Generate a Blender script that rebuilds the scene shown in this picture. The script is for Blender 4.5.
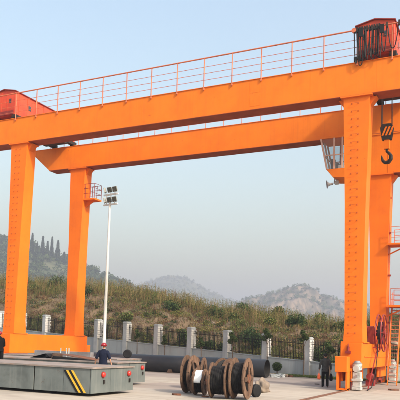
import bpy, bmesh, math, random
import numpy as np
from mathutils import Vector, Matrix
random.seed(7); RNG = np.random.default_rng(11)
S = bpy.context.scene
COL = S.collection
for o in list(bpy.data.objects): bpy.data.objects.remove(o)

# ------------------------------------------------------------------ camera
K = .843      # the layout below is in units of 0.843 m (set by the height of the walking man); everything is scaled by K at the end
FPX = 641.77; CAM = np.array([8.5213, -38.0155, 2.4137]); YAW, PITCH, ROLL, PPY = -0.4564, 0.0734, 0.0312, 96.2
_f = np.array([math.sin(YAW)*math.cos(PITCH), math.cos(YAW)*math.cos(PITCH), math.sin(PITCH)])
_r0 = np.array([math.cos(YAW), -math.sin(YAW), 0.0]); _u0 = np.cross(_r0, _f)
_r = _r0*math.cos(ROLL) + _u0*math.sin(ROLL); _u = _u0*math.cos(ROLL) - _r0*math.sin(ROLL)
cd = bpy.data.cameras.new('camera'); cam = bpy.data.objects.new('camera', cd); COL.objects.link(cam)
cam.matrix_world = Matrix(((_r[0], _u[0], -_f[0], CAM[0]*K), (_r[1], _u[1], -_f[1], CAM[1]*K), (_r[2], _u[2], -_f[2], CAM[2]*K), (0, 0, 0, 1)))
cd.sensor_width = 36; cd.lens = FPX/400*36; cd.shift_y = PPY/400; cd.clip_end = 9000; cd.clip_start = 0.1
S.camera = cam
def ray(x, y): return _f + _r*(x-200)/FPX - _u*(y-200-PPY)/FPX
def at(x, y, d): return CAM + ray(x, y)*d                     # a point at a known distance along the view axis
def on_z(x, y, z=0.0): d = ray(x, y); return CAM + d*((z-CAM[2])/d[2])
def on_y(x, y, Y): d = ray(x, y); return CAM + d*((Y-CAM[1])/d[1])

# ------------------------------------------------------------------ sky, sun, exposure
SUN = Vector((0.76, -0.30, 0.62)).normalized()
W = bpy.data.worlds.new('World'); S.world = W; W.use_nodes = True
nt = W.node_tree; bg = nt.nodes['Background']
sky = nt.nodes.new('ShaderNodeTexSky'); sky.sky_type = 'NISHITA'; sky.sun_disc = False
sky.sun_elevation = math.asin(SUN.z); sky.sun_rotation = math.atan2(SUN.x, SUN.y)
sky.altitude = 100; sky.air_density = 2.0; sky.dust_density = 7.0; sky.ozone_density = 2.0
nt.links.new(sky.outputs[0], bg.inputs[0]); bg.inputs[1].default_value = 0.15
sl = bpy.data.lights.new('sun', 'SUN'); sl.energy = 2.0; sl.angle = math.radians(3.0); sl.color = (1.0, 0.93, 0.83)
so = bpy.data.objects.new('sun', sl); COL.objects.link(so); so.rotation_euler = SUN.to_track_quat('Z', 'Y').to_euler()
so.location = (40, -30, 60)
S.view_settings.view_transform = 'Standard'; S.view_settings.look = 'None'; S.view_settings.gamma = 1.0
S.view_settings.exposure = 1.15; S.view_settings.use_curve_mapping = False
S.render.engine = 'CYCLES'
S.cycles.max_bounces = 6; S.cycles.volume_bounces = 0; S.cycles.transparent_max_bounces = 12

# ------------------------------------------------------------------ materials
MATS = {}
def lin(c): return tuple(((v/255)/12.92 if v/255 <= .04045 else ((v/255+.055)/1.055)**2.4) for v in c)
def mat(name, c1, c2=None, rough=.6, metal=0., scale=2., detail=6, bump=0., bscale=None, stain=None, stain_amt=.5, streak=None,
        streak_amt=.4, rnd=0., coat=0., stretch=(1, 1, 1), spec=.4, chips=None, transl=0., edge=(.38, .62)):
    """c1/c2 mixed by noise; stain = blotches of another colour; streak = runs down vertical faces; rnd = per-object shift."""
    m = bpy.data.materials.new(name); m.use_nodes = True; n = m.node_tree.nodes; L = m.node_tree.links
    b = n['Principled BSDF']; b.inputs['Roughness'].default_value = rough; b.inputs['Metallic'].default_value = metal
    b.inputs['Specular IOR Level'].default_value = spec; b.inputs['Coat Weight'].default_value = coat
    tc = n.new('ShaderNodeTexCoord'); mp = n.new('ShaderNodeMapping'); mp.inputs['Scale'].default_value = stretch
    L.new(tc.outputs['Object'], mp.inputs[0]); src = mp.outputs[0]
    def noise(sc, det=6, vec=None, rg=.6):
        t = n.new('ShaderNodeTexNoise'); t.inputs['Scale'].default_value = sc; t.inputs['Detail'].default_value = det
        t.inputs['Roughness'].default_value = rg; L.new(vec or src, t.inputs['Vector']); return t
    def ramp(fac, a, b_):
        r = n.new('ShaderNodeMapRange'); r.inputs[1].default_value = a; r.inputs[2].default_value = b_; r.clamp = True
        L.new(fac, r.inputs[0]); return r.outputs[0]
    def mix(fac, a, b_):
        x = n.new('ShaderNodeMix'); x.data_type = 'RGBA'
        if isinstance(fac, float): x.inputs[0].default_value = fac
        else: L.new(fac, x.inputs[0])
        for i, v in ((6, a), (7, b_)):
            if isinstance(v, tuple): x.inputs[i].default_value = (*v, 1)
            else: L.new(v, x.inputs[i])
        return x.outputs[2]
    def mul(a, k):
        x = n.new('ShaderNodeMath'); x.operation = 'MULTIPLY'; L.new(a, x.inputs[0])
        if isinstance(k, float): x.inputs[1].default_value = k
        else: L.new(k, x.inputs[1])
        return x.outputs[0]
    t0 = noise(scale, detail)
    col = mix(ramp(t0.outputs[0], *edge), c1, c2 or c1)
    if stain:
        t = noise(scale*.55+.13, 8); t.inputs['Distortion'].default_value = .4
        col = mix(mul(ramp(t.outputs[0], .54, .70), stain_amt), col, stain)
    if streak:
        mp2 = n.new('ShaderNodeMapping'); mp2.inputs['Scale'].default_value = (3.2, 3.2, .16); L.new(tc.outputs['Object'], mp2.inputs[0])
        t = noise(1.3, 5, mp2.outputs[0]); col = mix(mul(ramp(t.outputs[0], .5, .72), streak_amt), col, streak)
    if chips:
        t = noise(2.6, 9, rg=.72); col = mix(mul(ramp(t.outputs[0], .65, .68), .5), col, chips)
    if rnd:
        oi = n.new('ShaderNodeObjectInfo'); h = n.new('ShaderNodeHueSaturation')
        r = n.new('ShaderNodeMapRange'); r.inputs[3].default_value = 1-rnd; r.inputs[4].default_value = 1+rnd
        L.new(oi.outputs['Random'], r.inputs[0]); L.new(r.outputs[0], h.inputs['Value']); L.new(col, h.inputs['Color']); col = h.outputs[0]
    L.new(col, b.inputs['Base Color'])
    rr = n.new('ShaderNodeMapRange'); rr.inputs[3].default_value = max(0, rough-.12); rr.inputs[4].default_value = min(1, rough+.12)
    L.new(t0.outputs[0], rr.inputs[0]); L.new(rr.outputs[0], b.inputs['Roughness'])
    if bump:
        t = noise(bscale or scale*6, 6); bp = n.new('ShaderNodeBump'); bp.inputs['Strength'].default_value = bump; bp.inputs['Distance'].default_value = .03
        L.new(t.outputs[0], bp.inputs['Height']); L.new(bp.outputs[0], b.inputs['Normal'])
    if transl:
        b.inputs['Subsurface Weight'].default_value = 0
        tr = n.new('ShaderNodeBsdfTranslucent'); L.new(col, tr.inputs[0]); ms = n.new('ShaderNodeMixShader'); ms.inputs[0].default_value = transl
        L.new(b.outputs[0], ms.inputs[1]); L.new(tr.outputs[0], ms.inputs[2]); L.new(ms.outputs[0], n['Material Output'].inputs[0])
    MATS[name] = m; return m
mat('orange', (.80, .190, .007), (.75, .165, .006), .55, scale=.7, bump=.05, bscale=3, stain=(.66, .125, .008), stain_amt=.4, streak=(.50, .10, .012), streak_amt=.20, spec=.25, chips=(.42, .05, .02))
mat('orange_leg', (.80, .165, .005), (.75, .145, .004), .55, scale=.6, bump=.05, bscale=3, stain=(.62, .11, .010), stain_amt=.4, streak=(.52, .10, .012), streak_amt=.18, spec=.25, chips=(.42, .06, .02))
mat('rail_paint', (.62, .17, .07), (.48, .13, .07), .6, scale=3, stain=(.30, .10, .06), stain_amt=.6)
mat('red_sheet', (.66, .075, .025), (.56, .055, .02), .5, scale=1.4, stain=(.34, .03, .015), stain_amt=.5, streak=(.3, .03, .02), streak_amt=.3)
mat('flange_red', (.34, .058, .012), (.27, .045, .010), .7, scale=1.2, stain=(.14, .025, .01), stain_amt=.5)  # bottom flanges, a darker red than the orange girder webs
mat('rung_red', (.54, .115, .008), (.46, .09, .008), .6, scale=5)
mat('red_dark', (.28, .03, .02), (.18, .02, .015), .55, scale=3)
mat('red_paint', (.26, .022, .020), (.17, .018, .016), .5, scale=4, stain=(.2, .03, .02), stain_amt=.5)
mat('dark_steel', (.014, .013, .013), (.03, .025, .022), .65, spec=.25, scale=5, stain=(.12, .05, .025), stain_amt=.5)
mat('black_rubber', (.008, .008, .009), (.014, .014, .015), .7, spec=.2, scale=6)
mat('cable', (.007, .007, .008), (.014, .014, .015), .6, spec=.25, scale=9, bump=.2, bscale=30)
mat('grey_motor', (.46, .50, .49), (.36, .40, .39), .45, scale=4, stain=(.16, .14, .12), stain_amt=.7)
mat('trailer_grey', (.105, .125, .125), (.145, .165, .16), .6, scale=.9, stain=(.06, .068, .066), stain_amt=.6, streak=(.20, .215, .205), streak_amt=.55, bump=.06, bscale=5, chips=(.10, .05, .03))
mat('trailer_deck', (.27, .22, .195), (.18, .165, .155), .75, scale=1.6, stain=(.28, .14, .08), stain_amt=.7)
mat('yellow', (.75, .45, .03), (.62, .38, .04), .55, scale=5, stain=(.2, .15, .06), stain_amt=.5)
mat('lamp_red', (.62, .025, .016), (.48, .018, .012), .35, scale=8, spec=.6)
mat('concrete', (.285, .235, .20), (.23, .195, .17), .9, scale=.35, detail=9, stain=(.13, .108, .09), stain_amt=.75, bump=.25, bscale=14, rnd=.09, chips=(.09, .075, .062), stretch=(.4, 1.7, 1))
mat('concrete_pale', (.38, .335, .28), (.31, .27, .225), .9, scale=.6, detail=9, stain=(.17, .14, .115), stain_amt=.75, bump=.25, bscale=14, rnd=.08, chips=(.11, .092, .078), stretch=(.4, 1.7, 1))
mat('earth', (.22, .16, .10), (.13, .12, .06), .95, scale=.05, detail=9, bump=.4, bscale=2)
mat('rust_rail', (.20, .085, .045), (.12, .06, .04), .7, scale=5)
mat('wall_grey', (.34, .37, .38), (.29, .32, .335), .85, scale=.5, detail=8, stain=(.22, .22, .21), stain_amt=.5, streak=(.2, .19, .17), streak_amt=.35, bump=.12, bscale=16)
mat('pillar_grey', (.40, .42, .43), (.34, .36, .375), .8, scale=1.5, stain=(.24, .24, .23), stain_amt=.5, streak=(.22, .21, .2), streak_amt=.3, bump=.12, bscale=16)
mat('pillar_white', (.66, .65, .63), (.56, .55, .53), .7, scale=2, stain=(.5, .47, .43), stain_amt=.4, bump=.1)
mat('iron', (.008, .009, .008), (.016, .015, .013), .7, spec=.2, scale=5)
mat('pipe', (.014, .016, .020), (.024, .026, .031), .48, scale=.8, detail=8, stain=(.10, .085, .075), stain_amt=.45, bump=.05)
mat('pipe_inner', (.012, .012, .013), (.03, .025, .022), .8, scale=2)
mat('wood', (.125, .066, .038), (.065, .038, .026), .8, scale=2.2, detail=8, stain=(.12, .07, .045), stain_amt=.6, stretch=(1, 1, 5), bump=.3, bscale=20, rnd=.22)
mat('wood_pale', (.185, .105, .064), (.085, .05, .033), .85, scale=2.4, detail=8, stain=(.17, .10, .06), stain_amt=.6, stretch=(1, 5, 1), bump=.3, bscale=20, rnd=.2)
mat('tarp_white', (.74, .76, .78), (.62, .65, .68), .6, scale=3, bump=.3, bscale=8)
mat('tarp_beige', (.22, .175, .135), (.15, .12, .095), .85, scale=3, bump=.5, bscale=6)
mat('rust_sheet', (.17, .062, .028), (.10, .042, .024), .75, scale=1.6, stain=(.12, .06, .04), stain_amt=.6)
mat('steel_grey', (.17, .17, .185), (.24, .235, .24), .5, scale=2, stain=(.16, .09, .06), stain_amt=.5)
mat('mast_white', (.82, .81, .77), (.72, .72, .70), .45, scale=2)
mat('lamp_glass', (.07, .075, .065), (.12, .12, .10), .12, scale=5, spec=.6)
mat('lamp_body', (.30, .31, .28), (.22, .23, .21), .5, scale=5)
mat('glass', (.10, .13, .14), (.16, .19, .2), .08, scale=1, spec=.6)
mat('window_dark', (.03, .035, .04), (.06, .06, .065), .2, scale=2)
mat('cab_frame', (.62, .40, .32), (.55, .33, .25), .55, scale=3)
mat('cab_white', (.55, .57, .57), (.42, .44, .45), .6, scale=3)
mat('skin', (.42, .23, .155), (.36, .19, .125), .55, scale=9)
mat('hair', (.006, .005, .005), (.01, .009, .008), .7, spec=.15, scale=20)
mat('cloth_navy', (.008, .011, .026), (.013, .017, .036), .9, spec=.1, scale=8, bump=.4, bscale=14)
mat('cloth_grey', (.032, .034, .034), (.05, .051, .05), .9, spec=.1, scale=8, bump=.4, bscale=14)
mat('cloth_black', (.005, .005, .006), (.009, .009, .010), .9, spec=.1, scale=8, bump=.4, bscale=14)
mat('shoe', (.01, .01, .01), (.03, .025, .02), .5, scale=10)
mat('bag_orange', (.85, .16, .05), (.75, .12, .04), .5, scale=8, bump=.5, bscale=12)
mat('helmet_red', (.26, .010, .016), (.20, .008, .014), .3, scale=6)
mat('bark', (.13, .085, .055), (.08, .055, .04), .9, scale=6, bump=.5, bscale=20)
mat('bank_soil', (.15, .10, .06), (.085, .065, .036), .95, scale=.25, detail=10, stain=(.10, .115, .04), stain_amt=.7, bump=.6, bscale=2)
mat('rock', (.30, .235, .175), (.17, .13, .10), .9, scale=1.2, detail=9, bump=.6, bscale=4, rnd=.2)
mat('hill_rock', (.20, .145, .10), (.045, .043, .03), .95, scale=.045, detail=12, stain=(.04, .055, .025), stain_amt=.95, bump=1., bscale=.2, stretch=(1, 1, .4), edge=(.42, .58))
mat('hill_green', (.04, .055, .02), (.08, .085, .04), .95, scale=.03, detail=12, stain=(.15, .115, .07), stain_amt=.5, bump=.8, bscale=.25, edge=(.42, .58))
for nm, a, b_ in (('leaf_dark', (.030, .055, .018), (.045, .075, .024)), ('leaf_mid', (.065, .10, .026), (.095, .125, .036)),
                  ('leaf_olive', (.13, .135, .030), (.18, .165, .045)), ('straw', (.27, .20, .085), (.21, .15, .065)), ('scrub_brown', (.17, .095, .052), (.11, .065, .038)),
                  ('conifer', (.020, .036, .018), (.03, .05, .022)), ('grass_strip', (.09, .13, .03), (.14, .16, .05))):
    mat(nm, a, b_, .75, scale=.35, detail=5, rnd=.12, transl=.25, spec=.2)

# ------------------------------------------------------------------ mesh helpers
class MB:
    def __init__(s): s.v = []; s.f = []; s.m = []; s.cur = 0
    def add(s, vs, fs):
        o = len(s.v); s.v += [tuple(float(c) for c in q) for q in vs]; s.f += [tuple(i+o for i in q) for q in fs]; s.m += [s.cur]*len(fs); return s
    def box(s, x0, x1, y0, y1, z0, z1):
        return s.add([(x0, y0, z0), (x1, y0, z0), (x1, y1, z0), (x0, y1, z0), (x0, y0, z1), (x1, y0, z1), (x1, y1, z1), (x0, y1, z1)],
                     [(0, 3, 2, 1), (4, 5, 6, 7), (0, 1, 5, 4), (1, 2, 6, 5), (2, 3, 7, 6), (3, 0, 4, 7)])
    def frustum(s, a, b):
        """two rectangles (x0,x1,y0,y1,z)"""
        vs = []
        for (x0, x1, y0, y1, z) in (a, b): vs += [(x0, y0, z), (x1, y0, z), (x1, y1, z), (x0, y1, z)]
        return s.add(vs, [(0, 3, 2, 1), (4, 5, 6, 7), (0, 1, 5, 4), (1, 2, 6, 5), (2, 3, 7, 6), (3, 0, 4, 7)])
    def prism(s, poly, axis, a, b):
        """poly of 2-D points, extruded along axis 0/1/2 from a to b"""
        def p(q, t): return (t, q[0], q[1]) if axis == 0 else (q[0], t, q[1]) if axis == 1 else (q[0], q[1], t)
        n = len(poly); vs = [p(q, a) for q in poly]+[p(q, b) for q in poly]
        return s.add(vs, [tuple(range(n))[::-1], tuple(range(n, 2*n))]+[(i, (i+1) % n, n+(i+1) % n, n+i) for i in range(n)])
    def tube(s, pts, r, n=8, cap=True, r2=None, closed=False):
        pts = [Vector(q) for q in pts]; k = len(pts); rings = []; prev = None
        for i, q in enumerate(pts):
            if closed: d = pts[(i+1) % k]-pts[i-1]
            else: d = pts[min(i+1, k-1)]-pts[max(i-1, 0)]
            d.normalize()
            if prev is None: u = d.orthogonal().normalized()
            else:
                u = prev - d*prev.dot(d); u = u.normalized() if u.length > 1e-6 else d.orthogonal().normalized()
            prev = u; w = d.cross(u); rr = r if r2 is None else r+(r2-r)*i/(k-1)
            rings.append([q+(u*math.cos(2*math.pi*j/n)+w*math.sin(2*math.pi*j/n))*rr for j in range(n)])
        vs = [v for R in rings for v in R]; fs = []
        for i in range(k if closed else k-1):
            a = i*n; b = ((i+1) % k)*n
            fs += [(a+j, a+(j+1) % n, b+(j+1) % n, b+j) for j in range(n)]
        if cap and not closed: fs += [tuple(range(n))[::-1], tuple(range((k-1)*n, k*n))]
        return s.add(vs, fs)
    def lathe(s, prof, c, axis, n=24):
        """prof: (t along axis, radius); closed at both ends if radius 0"""
        a = Vector(axis).normalized(); u = a.orthogonal().normalized(); w = a.cross(u); c = Vector(c); vs = []; fs = []
        for (t, r) in prof: vs += [c+a*t+(u*math.cos(2*math.pi*j/n)+w*math.sin(2*math.pi*j/n))*r for j in range(n)]
        for i in range(len(prof)-1): fs += [(i*n+j, i*n+(j+1) % n, (i+1)*n+(j+1) % n, (i+1)*n+j) for j in range(n)]
        if prof[0][1] > 1e-5: fs.append(tuple(range(n))[::-1])
        if prof[-1][1] > 1e-5: fs.append(tuple(range((len(prof)-1)*n, len(prof)*n)))
        return s.add(vs, fs)
    def bar(s, p, q, w, h=None):
        """rectangular bar between two points"""
        p = Vector(p); q = Vector(q); d = (q-p).normalized(); up = Vector((0, 0, 1)) if abs(d.z) < .95 else Vector((0, 1, 0))
        a = d.cross(up).normalized()*w/2; b = a.cross(d).normalized()*(h or w)/2
        vs = [p-a-b, p+a-b, p+a+b, p-a+b, q-a-b, q+a-b, q+a+b, q-a+b]
        return s.add(vs, [(0, 1, 2, 3), (7, 6, 5, 4), (0, 4, 5, 1), (1, 5, 6, 2), (2, 6, 7, 3), (3, 7, 4, 0)])
    def build(s, name, m, parent=None, smooth=False, bevel=0., kind=None, label=None, shift=None):
        org = Vector((0, 0, 0))
        if parent is not None: org = ROOT.get(parent.name, Vector((0, 0, 0)))
        me = bpy.data.meshes.new(name); me.from_pydata([(x-org.x, y-org.y, z-org.z) for x, y, z in s.v], [], s.f)
        for q in (m if isinstance(m, (list, tuple)) else [m]): me.materials.append(MATS[q])
        me.polygons.foreach_set('material_index', s.m)
        bm = bmesh.new(); bm.from_mesh(me); bmesh.ops.recalc_face_normals(bm, faces=bm.faces); bm.to_mesh(me); bm.free()
        if smooth: me.polygons.foreach_set('use_smooth', [True]*len(me.polygons)); me.set_sharp_from_angle(angle=math.radians(40))
        o = bpy.data.objects.new(name, me); COL.objects.link(o)
        if parent is not None: o.parent = parent; ROOT[o.name] = org
        else: ROOT[o.name] = Vector((0, 0, 0))
        if bevel:
            b = o.modifiers.new('bevel', 'BEVEL'); b.width = bevel; b.segments = 2; b.limit_method = 'ANGLE'; b.harden_normals = False
        if kind: o['kind'] = kind
        if label: o['label'] = label
        return o
ROOT = {}
def tag(o, label=None, cat=None, group=None, kind=None):
    for k, v in (('label', label), ('category', cat), ('group', group), ('kind', kind)):
        if v: o[k] = v
    return o
def thing(name, loc, label, cat, group=None):
    o = bpy.data.objects.new(name, None); COL.objects.link(o); o.location = loc; o.empty_display_size = .3
    ROOT[o.name] = Vector(loc); return tag(o, label, cat, group)
def piece(src, parent, off, rot=None):
    """a copy of a part that shares its mesh, moved by off"""
    c = src.copy(); COL.objects.link(c); c.parent = parent; c.location = Vector(src.location)+Vector(off); ROOT[c.name] = ROOT.get(parent.name, Vector())
    if rot is not None: c.rotation_euler = rot
    return c
def copy_tree(o, parent=None):
    c = o.copy(); COL.objects.link(c); c.parent = parent
    for ch in [q for q in bpy.data.objects if q.parent == o]: copy_tree(ch, c)
    return c
def raw_mesh(name, V, Fq, m, mi=None, smooth=False):
    """numpy verts (n,3) and faces (k,3 or 4)"""
    me = bpy.data.meshes.new(name); nv = len(V); nf, k = Fq.shape
    me.vertices.add(nv); me.vertices.foreach_set('co', V.astype(np.float32).ravel())
    me.loops.add(nf*k); me.loops.foreach_set('vertex_index', Fq.astype(np.int32).ravel())
    me.polygons.add(nf); me.polygons.foreach_set('loop_start', np.arange(0, nf*k, k, dtype=np.int32))
    for q in (m if isinstance(m, (list, tuple)) else [m]): me.materials.append(MATS[q])
    if mi is not None: me.polygons.foreach_set('material_index', mi.astype(np.int32))
    if smooth: me.polygons.foreach_set('use_smooth', np.ones(nf, bool))
    me.update(calc_edges=True); me.validate(); return me
def vnoise(x, y, seed=0):
    """cheap smooth value noise"""
    r = np.random.default_rng(seed).random((64, 64)); xi = np.floor(x).astype(int); yi = np.floor(y).astype(int)
    fx = x-xi; fy = y-yi; fx = fx*fx*(3-2*fx); fy = fy*fy*(3-2*fy); g = lambda i, j: r[i % 64, j % 64]
    return (g(xi, yi)*(1-fx)+g(xi+1, yi)*fx)*(1-fy)+(g(xi, yi+1)*(1-fx)+g(xi+1, yi+1)*fx)*fy
def fbm(x, y, seed=0, o=4):
    t = 0; a = .5
    for i in range(o): t = t+a*(vnoise(x*2**i, y*2**i, seed+i)-.5); a *= .5
    return t
def leaves(P, size, mats_w, rng, up=0.3, aspect=.55):
    """quads at points P; mats_w = material index per point"""
    n = len(P); d = rng.normal(size=(n, 3)); d[:, 2] += up; d /= np.linalg.norm(d, axis=1)[:, None]
    e = np.cross(d, rng.normal(size=(n, 3))); e /= np.linalg.norm(e, axis=1)[:, None]; s = (size*rng.uniform(.6, 1.35, n))[:, None]
    V = np.stack([P-d*s*.5, P+e*s*aspect*.5, P+d*s*.5, P-e*s*aspect*.5], 1).reshape(-1, 3)
    return V, np.arange(4*n).reshape(n, 4), mats_w
def blades(P, h, w, rng, lean=.35):
    """grass blades: one tapering quad+tip each (as quads)"""
    n = len(P); a = rng.uniform(0, 2*np.pi, n); hh = h*rng.uniform(.55, 1.4, n)
    ld = np.stack([np.cos(a), np.sin(a), np.zeros(n)], 1)*(lean*rng.random(n)*hh)[:, None]
    b = rng.uniform(0, 2*np.pi, n); sd = np.stack([np.cos(b), np.sin(b), np.zeros(n)], 1)*(w*.5)
    up = np.zeros((n, 3)); up[:, 2] = hh
    V = np.stack([P-sd, P+sd, P+sd*.35+ld+up, P-sd*.35+ld+up], 1).reshape(-1, 3)
    return V, np.arange(4*n).reshape(n, 4)

# ------------------------------------------------------------------ the setting: ground, yard, rails
g = MB(); g.add([(-3100, -900, -.03), (1900, -900, -.03), (1900, 3300, -.03), (-3100, 3300, -.03)], [(0, 1, 2, 3)])
tag(g.build('ground', 'earth'), 'bare brown earth ground around the yard', kind='structure')
FE = at(308, 377, 52.); FD = np.array([math.cos(math.radians(171)), math.sin(math.radians(171))]); FN = np.array([FD[1], -FD[0]])   # FN points behind the fence
if FN[1] < 0: FN = -FN
SPC = 3.93
def fpt(s, t=0.): return np.array([FE[0], FE[1]])+FD*s+FN*t
def wall_top(s): return max(.85, 1.22+.058*s)
def fence_y(X): s = (X-FE[0])/FD[0]; return FE[1]+FD[1]*s
yard = thing('yard_pavement', (0, 0, 0), 'pale concrete slab yard under the gantry crane', None); yard['kind'] = 'structure'; del yard['label']
SX, SY = 6.0, 5.0; protos = {}
for i in range(-11, 5):
    for j in range(-8, 5):
        x0 = i*SX+1.3; y0 = j*SY+1.1; y1 = min(y0+SY, fence_y(x0+3)-1.6)
        if y1 - y0 < .3: continue
        pale = j <= -1 and not (i + 2*j) % 6 == 0
        key = (round(y1-y0, 2), pale)
        if key not in protos:
            protos[key] = MB().box(.01, SX-.01, .01, y1-y0-.01, -.12, 0).build('slab', 'concrete_pale' if pale else 'concrete', yard)
            protos[key].location = (x0, y0, 0)
        else:
            c = piece(protos[key], yard, (0, 0, 0)); c.location = (x0, y0, random.uniform(-.004, .004))
for X in (-.1, -26.5):
    r = MB()
    r.box(X-.06, X+.06, -45, fence_y(X)-1.7, -.1, .035); r.box(X-.17, X-.075, -45, fence_y(X)-1.7, -.1, .012); r.box(X+.075, X+.17, -45, fence_y(X)-1.7, -.1, .012)
    tag(r.build('crane_rail', 'rust_rail'), kind='structure')

# the bank behind the fence
SKY_BANK = np.array([(-260, 262), (-80, 268), (0, 279), (60, 282), (100, 285), (120, 287), (165, 294), (200, 303), (220, 308), (260, 312), (300, 319), (345, 324), (400, 321), (480, 316), (640, 310)], float)
def bank_uq(u, q):
    """world point of the bank for image column u and q = 0 at the fence .. 1 at the crest"""
    u = np.asarray(u, float); q = np.asarray(q, float)
    dx = _f[0]+_r[0]*(u-200)/FPX; dy = _f[1]+_r[1]*(u-200)/FPX
    # distance at which the column meets the fence line
    den = dx*FN[0]+dy*FN[1]; d0 = ((FE[0]-CAM[0])*FN[0]+(FE[1]-CAM[1])*FN[1])/den
    d = d0+.35+q*25.
    X = CAM[0]+dx*d; Y = CAM[1]+dy*d
    s = (X-FE[0])*FD[0]+(Y-FE[1])*FD[1]; zf = np.maximum(.85, 1.22+.058*s)-.45
    top = np.interp(u, SKY_BANK[:, 0], SKY_BANK[:, 1]); dd = d0+25
    zr = CAM[2]+dd*(_f[2]+_r[2]*(u-200)/FPX-_u[2]*(top-200-PPY)/FPX)-.55
    qq = np.clip(q, 0, 1); sh = np.where(qq < .12, .35*qq, .042+(1-.042)*((qq-.12)/.88)**.75)
    z = zf+(zr-zf)*sh - np.maximum(q-1, 0)**1.2*5.
    z = z+fbm(X*.42, Y*.42, 3)*2.4*np.clip(q*3, 0, 1)*np.clip(1.6-q, .3, 1)
    return np.stack([X, Y, z], -1)
U, Q = np.meshgrid(np.arange(-260, 641, 4.), np.concatenate([[-.01], np.linspace(0, 1, 30), [1.2, 1.6, 2.4, 3.4]]), indexing='ij')
BP = bank_uq(U, Q); nu, nq = U.shape; idx = np.arange(nu*nq).reshape(nu, nq)
BF = np.stack([idx[:-1, :-1], idx[1:, :-1], idx[1:, 1:], idx[:-1, 1:]], -1).reshape(-1, 4)
BP[:, 0, 2] = -.2; BP[:, -1, 2] = -.2
o = bpy.data.objects.new('hillside_bank', raw_mesh('hillside_bank', BP.reshape(-1, 3), BF, 'bank_soil', smooth=True)); COL.objects.link(o); o['kind'] = 'structure'

# far hills: ridges with a front and a back slope
def hill(name, sky_tab, depth, thick, m, rough, seed, base=-6.):
    t = np.array(sky_tab, float); u = np.arange(t[0, 0], t[-1, 0]+1, 1.0); q = np.concatenate([np.linspace(0, 1, 60), np.linspace(1.05, 2, 12)])
    Uq, Qq = np.meshgrid(u, q, indexing='ij'); d = depth-thick+Qq*thick
    X = CAM[0]+(_f[0]+_r[0]*(Uq-200)/FPX)*d; Y = CAM[1]+(_f[1]+_r[1]*(Uq-200)/FPX)*d
    top = np.interp(Uq, t[:, 0], t[:, 1]); zr = CAM[2]+depth*(_f[2]+_r[2]*(Uq-200)/FPX-_u[2]*(top-200-PPY)/FPX)
    prof = np.where(Qq <= 1, np.clip(Qq, 0, 1)**.8, np.clip(2-Qq, 0, 1))
    if rough > 20:                                              # rocky: broken terraces with steep faces
        tt = np.clip(Qq, 0, 1)*4+fbm(X/54, Y/54, seed+5, 4)*1.8*np.clip(4-4*Qq, 0, 1)*np.clip(6*Qq, 0, 1); fr = tt-np.floor(tt); st_ = np.clip((fr-.55)/.4, 0, 1)
        prof = np.where(Qq <= 1, np.clip((np.floor(tt)+st_*st_*(3-2*st_))/4*.75+.25*Qq, 0, 1.0), prof)
    z = base+(zr-base)*prof
    nz = fbm(X/thick*5, Y/thick*5, seed, 6)
    if rough > 20: nz = -np.abs(fbm(X/thick*7, Y/thick*7, seed, 5))*1.2+.5*nz                  # ridged, for cliffs
    z += nz*rough*np.clip(Qq*3, 0, 1)*np.where(Qq <= 1, np.clip(1.25-Qq, .3, 1), .3)
    V = np.stack([X, Y, z], -1); n0, n1 = Uq.shape; ii = np.arange(n0*n1).reshape(n0, n1)
    Fq = np.stack([ii[:-1, :-1], ii[1:, :-1], ii[1:, 1:], ii[:-1, 1:]], -1).reshape(-1, 4)
    o = bpy.data.objects.new(name, raw_mesh(name, V.reshape(-1, 3), Fq, m, smooth=True)); COL.objects.link(o); o['kind'] = 'structure'
    return V, Qq
HL = hill('hill_wooded', [(-330, 300), (-200, 225), (-60, 226), (0, 238), (30, 247), (60, 258), (80, 266), (100, 273), (125, 284), (150, 300), (165, 345)], 800, 275, 'hill_green', 14., 21)
HM = hill('hill_round', [(60, 345), (100, 312), (130, 292), (148, 282), (160, 277.5), (175, 276), (186, 277.5), (197, 284), (208, 291), (222, 297), (240, 303), (270, 309), (330, 318), (420, 345)], 2200, 650, 'hill_green', 10., 31)
HR = hill('hill_rocky', [(190, 345), (215, 314), (232, 305), (245, 298), (262, 293), (275, 290), (288, 286), (298, 284.5), (308, 285), (316, 288), (322, 294), (333, 296), (345, 302), (365, 304), (390, 307), (430, 312), (520, 318), (640, 345)], 1300, 370, 'hill_rock', 54., 41)

# ------------------------------------------------------------------ vegetation as one mass: scrub on the bank, woods on the far hills
def scatter_bank(n, rng, q0, q1, u0=-120, u1=520): 
    u = rng.uniform(u0, u1, n); q = rng.uniform(q0, q1, n); return bank_uq(u, q), u, q
def link_stuff(name, parts, m, label, cat):
    V = np.concatenate([p[0] for p in parts]); off = 0; Fs = []; mi = []
    for p in parts: Fs.append(p[1]+off); off += len(p[0]); mi.append(p[2])
    o = bpy.data.objects.new(name, raw_mesh(name, V, np.concatenate(Fs), m, np.concatenate(mi))); COL.objects.link(o)
    return tag(o, label, cat, kind='stuff')
rng = np.random.default_rng(5); parts = []
P, u, q = scatter_bank(150000, rng, .0, 1.12)
f = fbm(P[:, 0]*.28, P[:, 1]*.28, 8)*2; f2 = fbm(P[:, 0]*.12+9, P[:, 1]*.12, 18)*2
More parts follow.
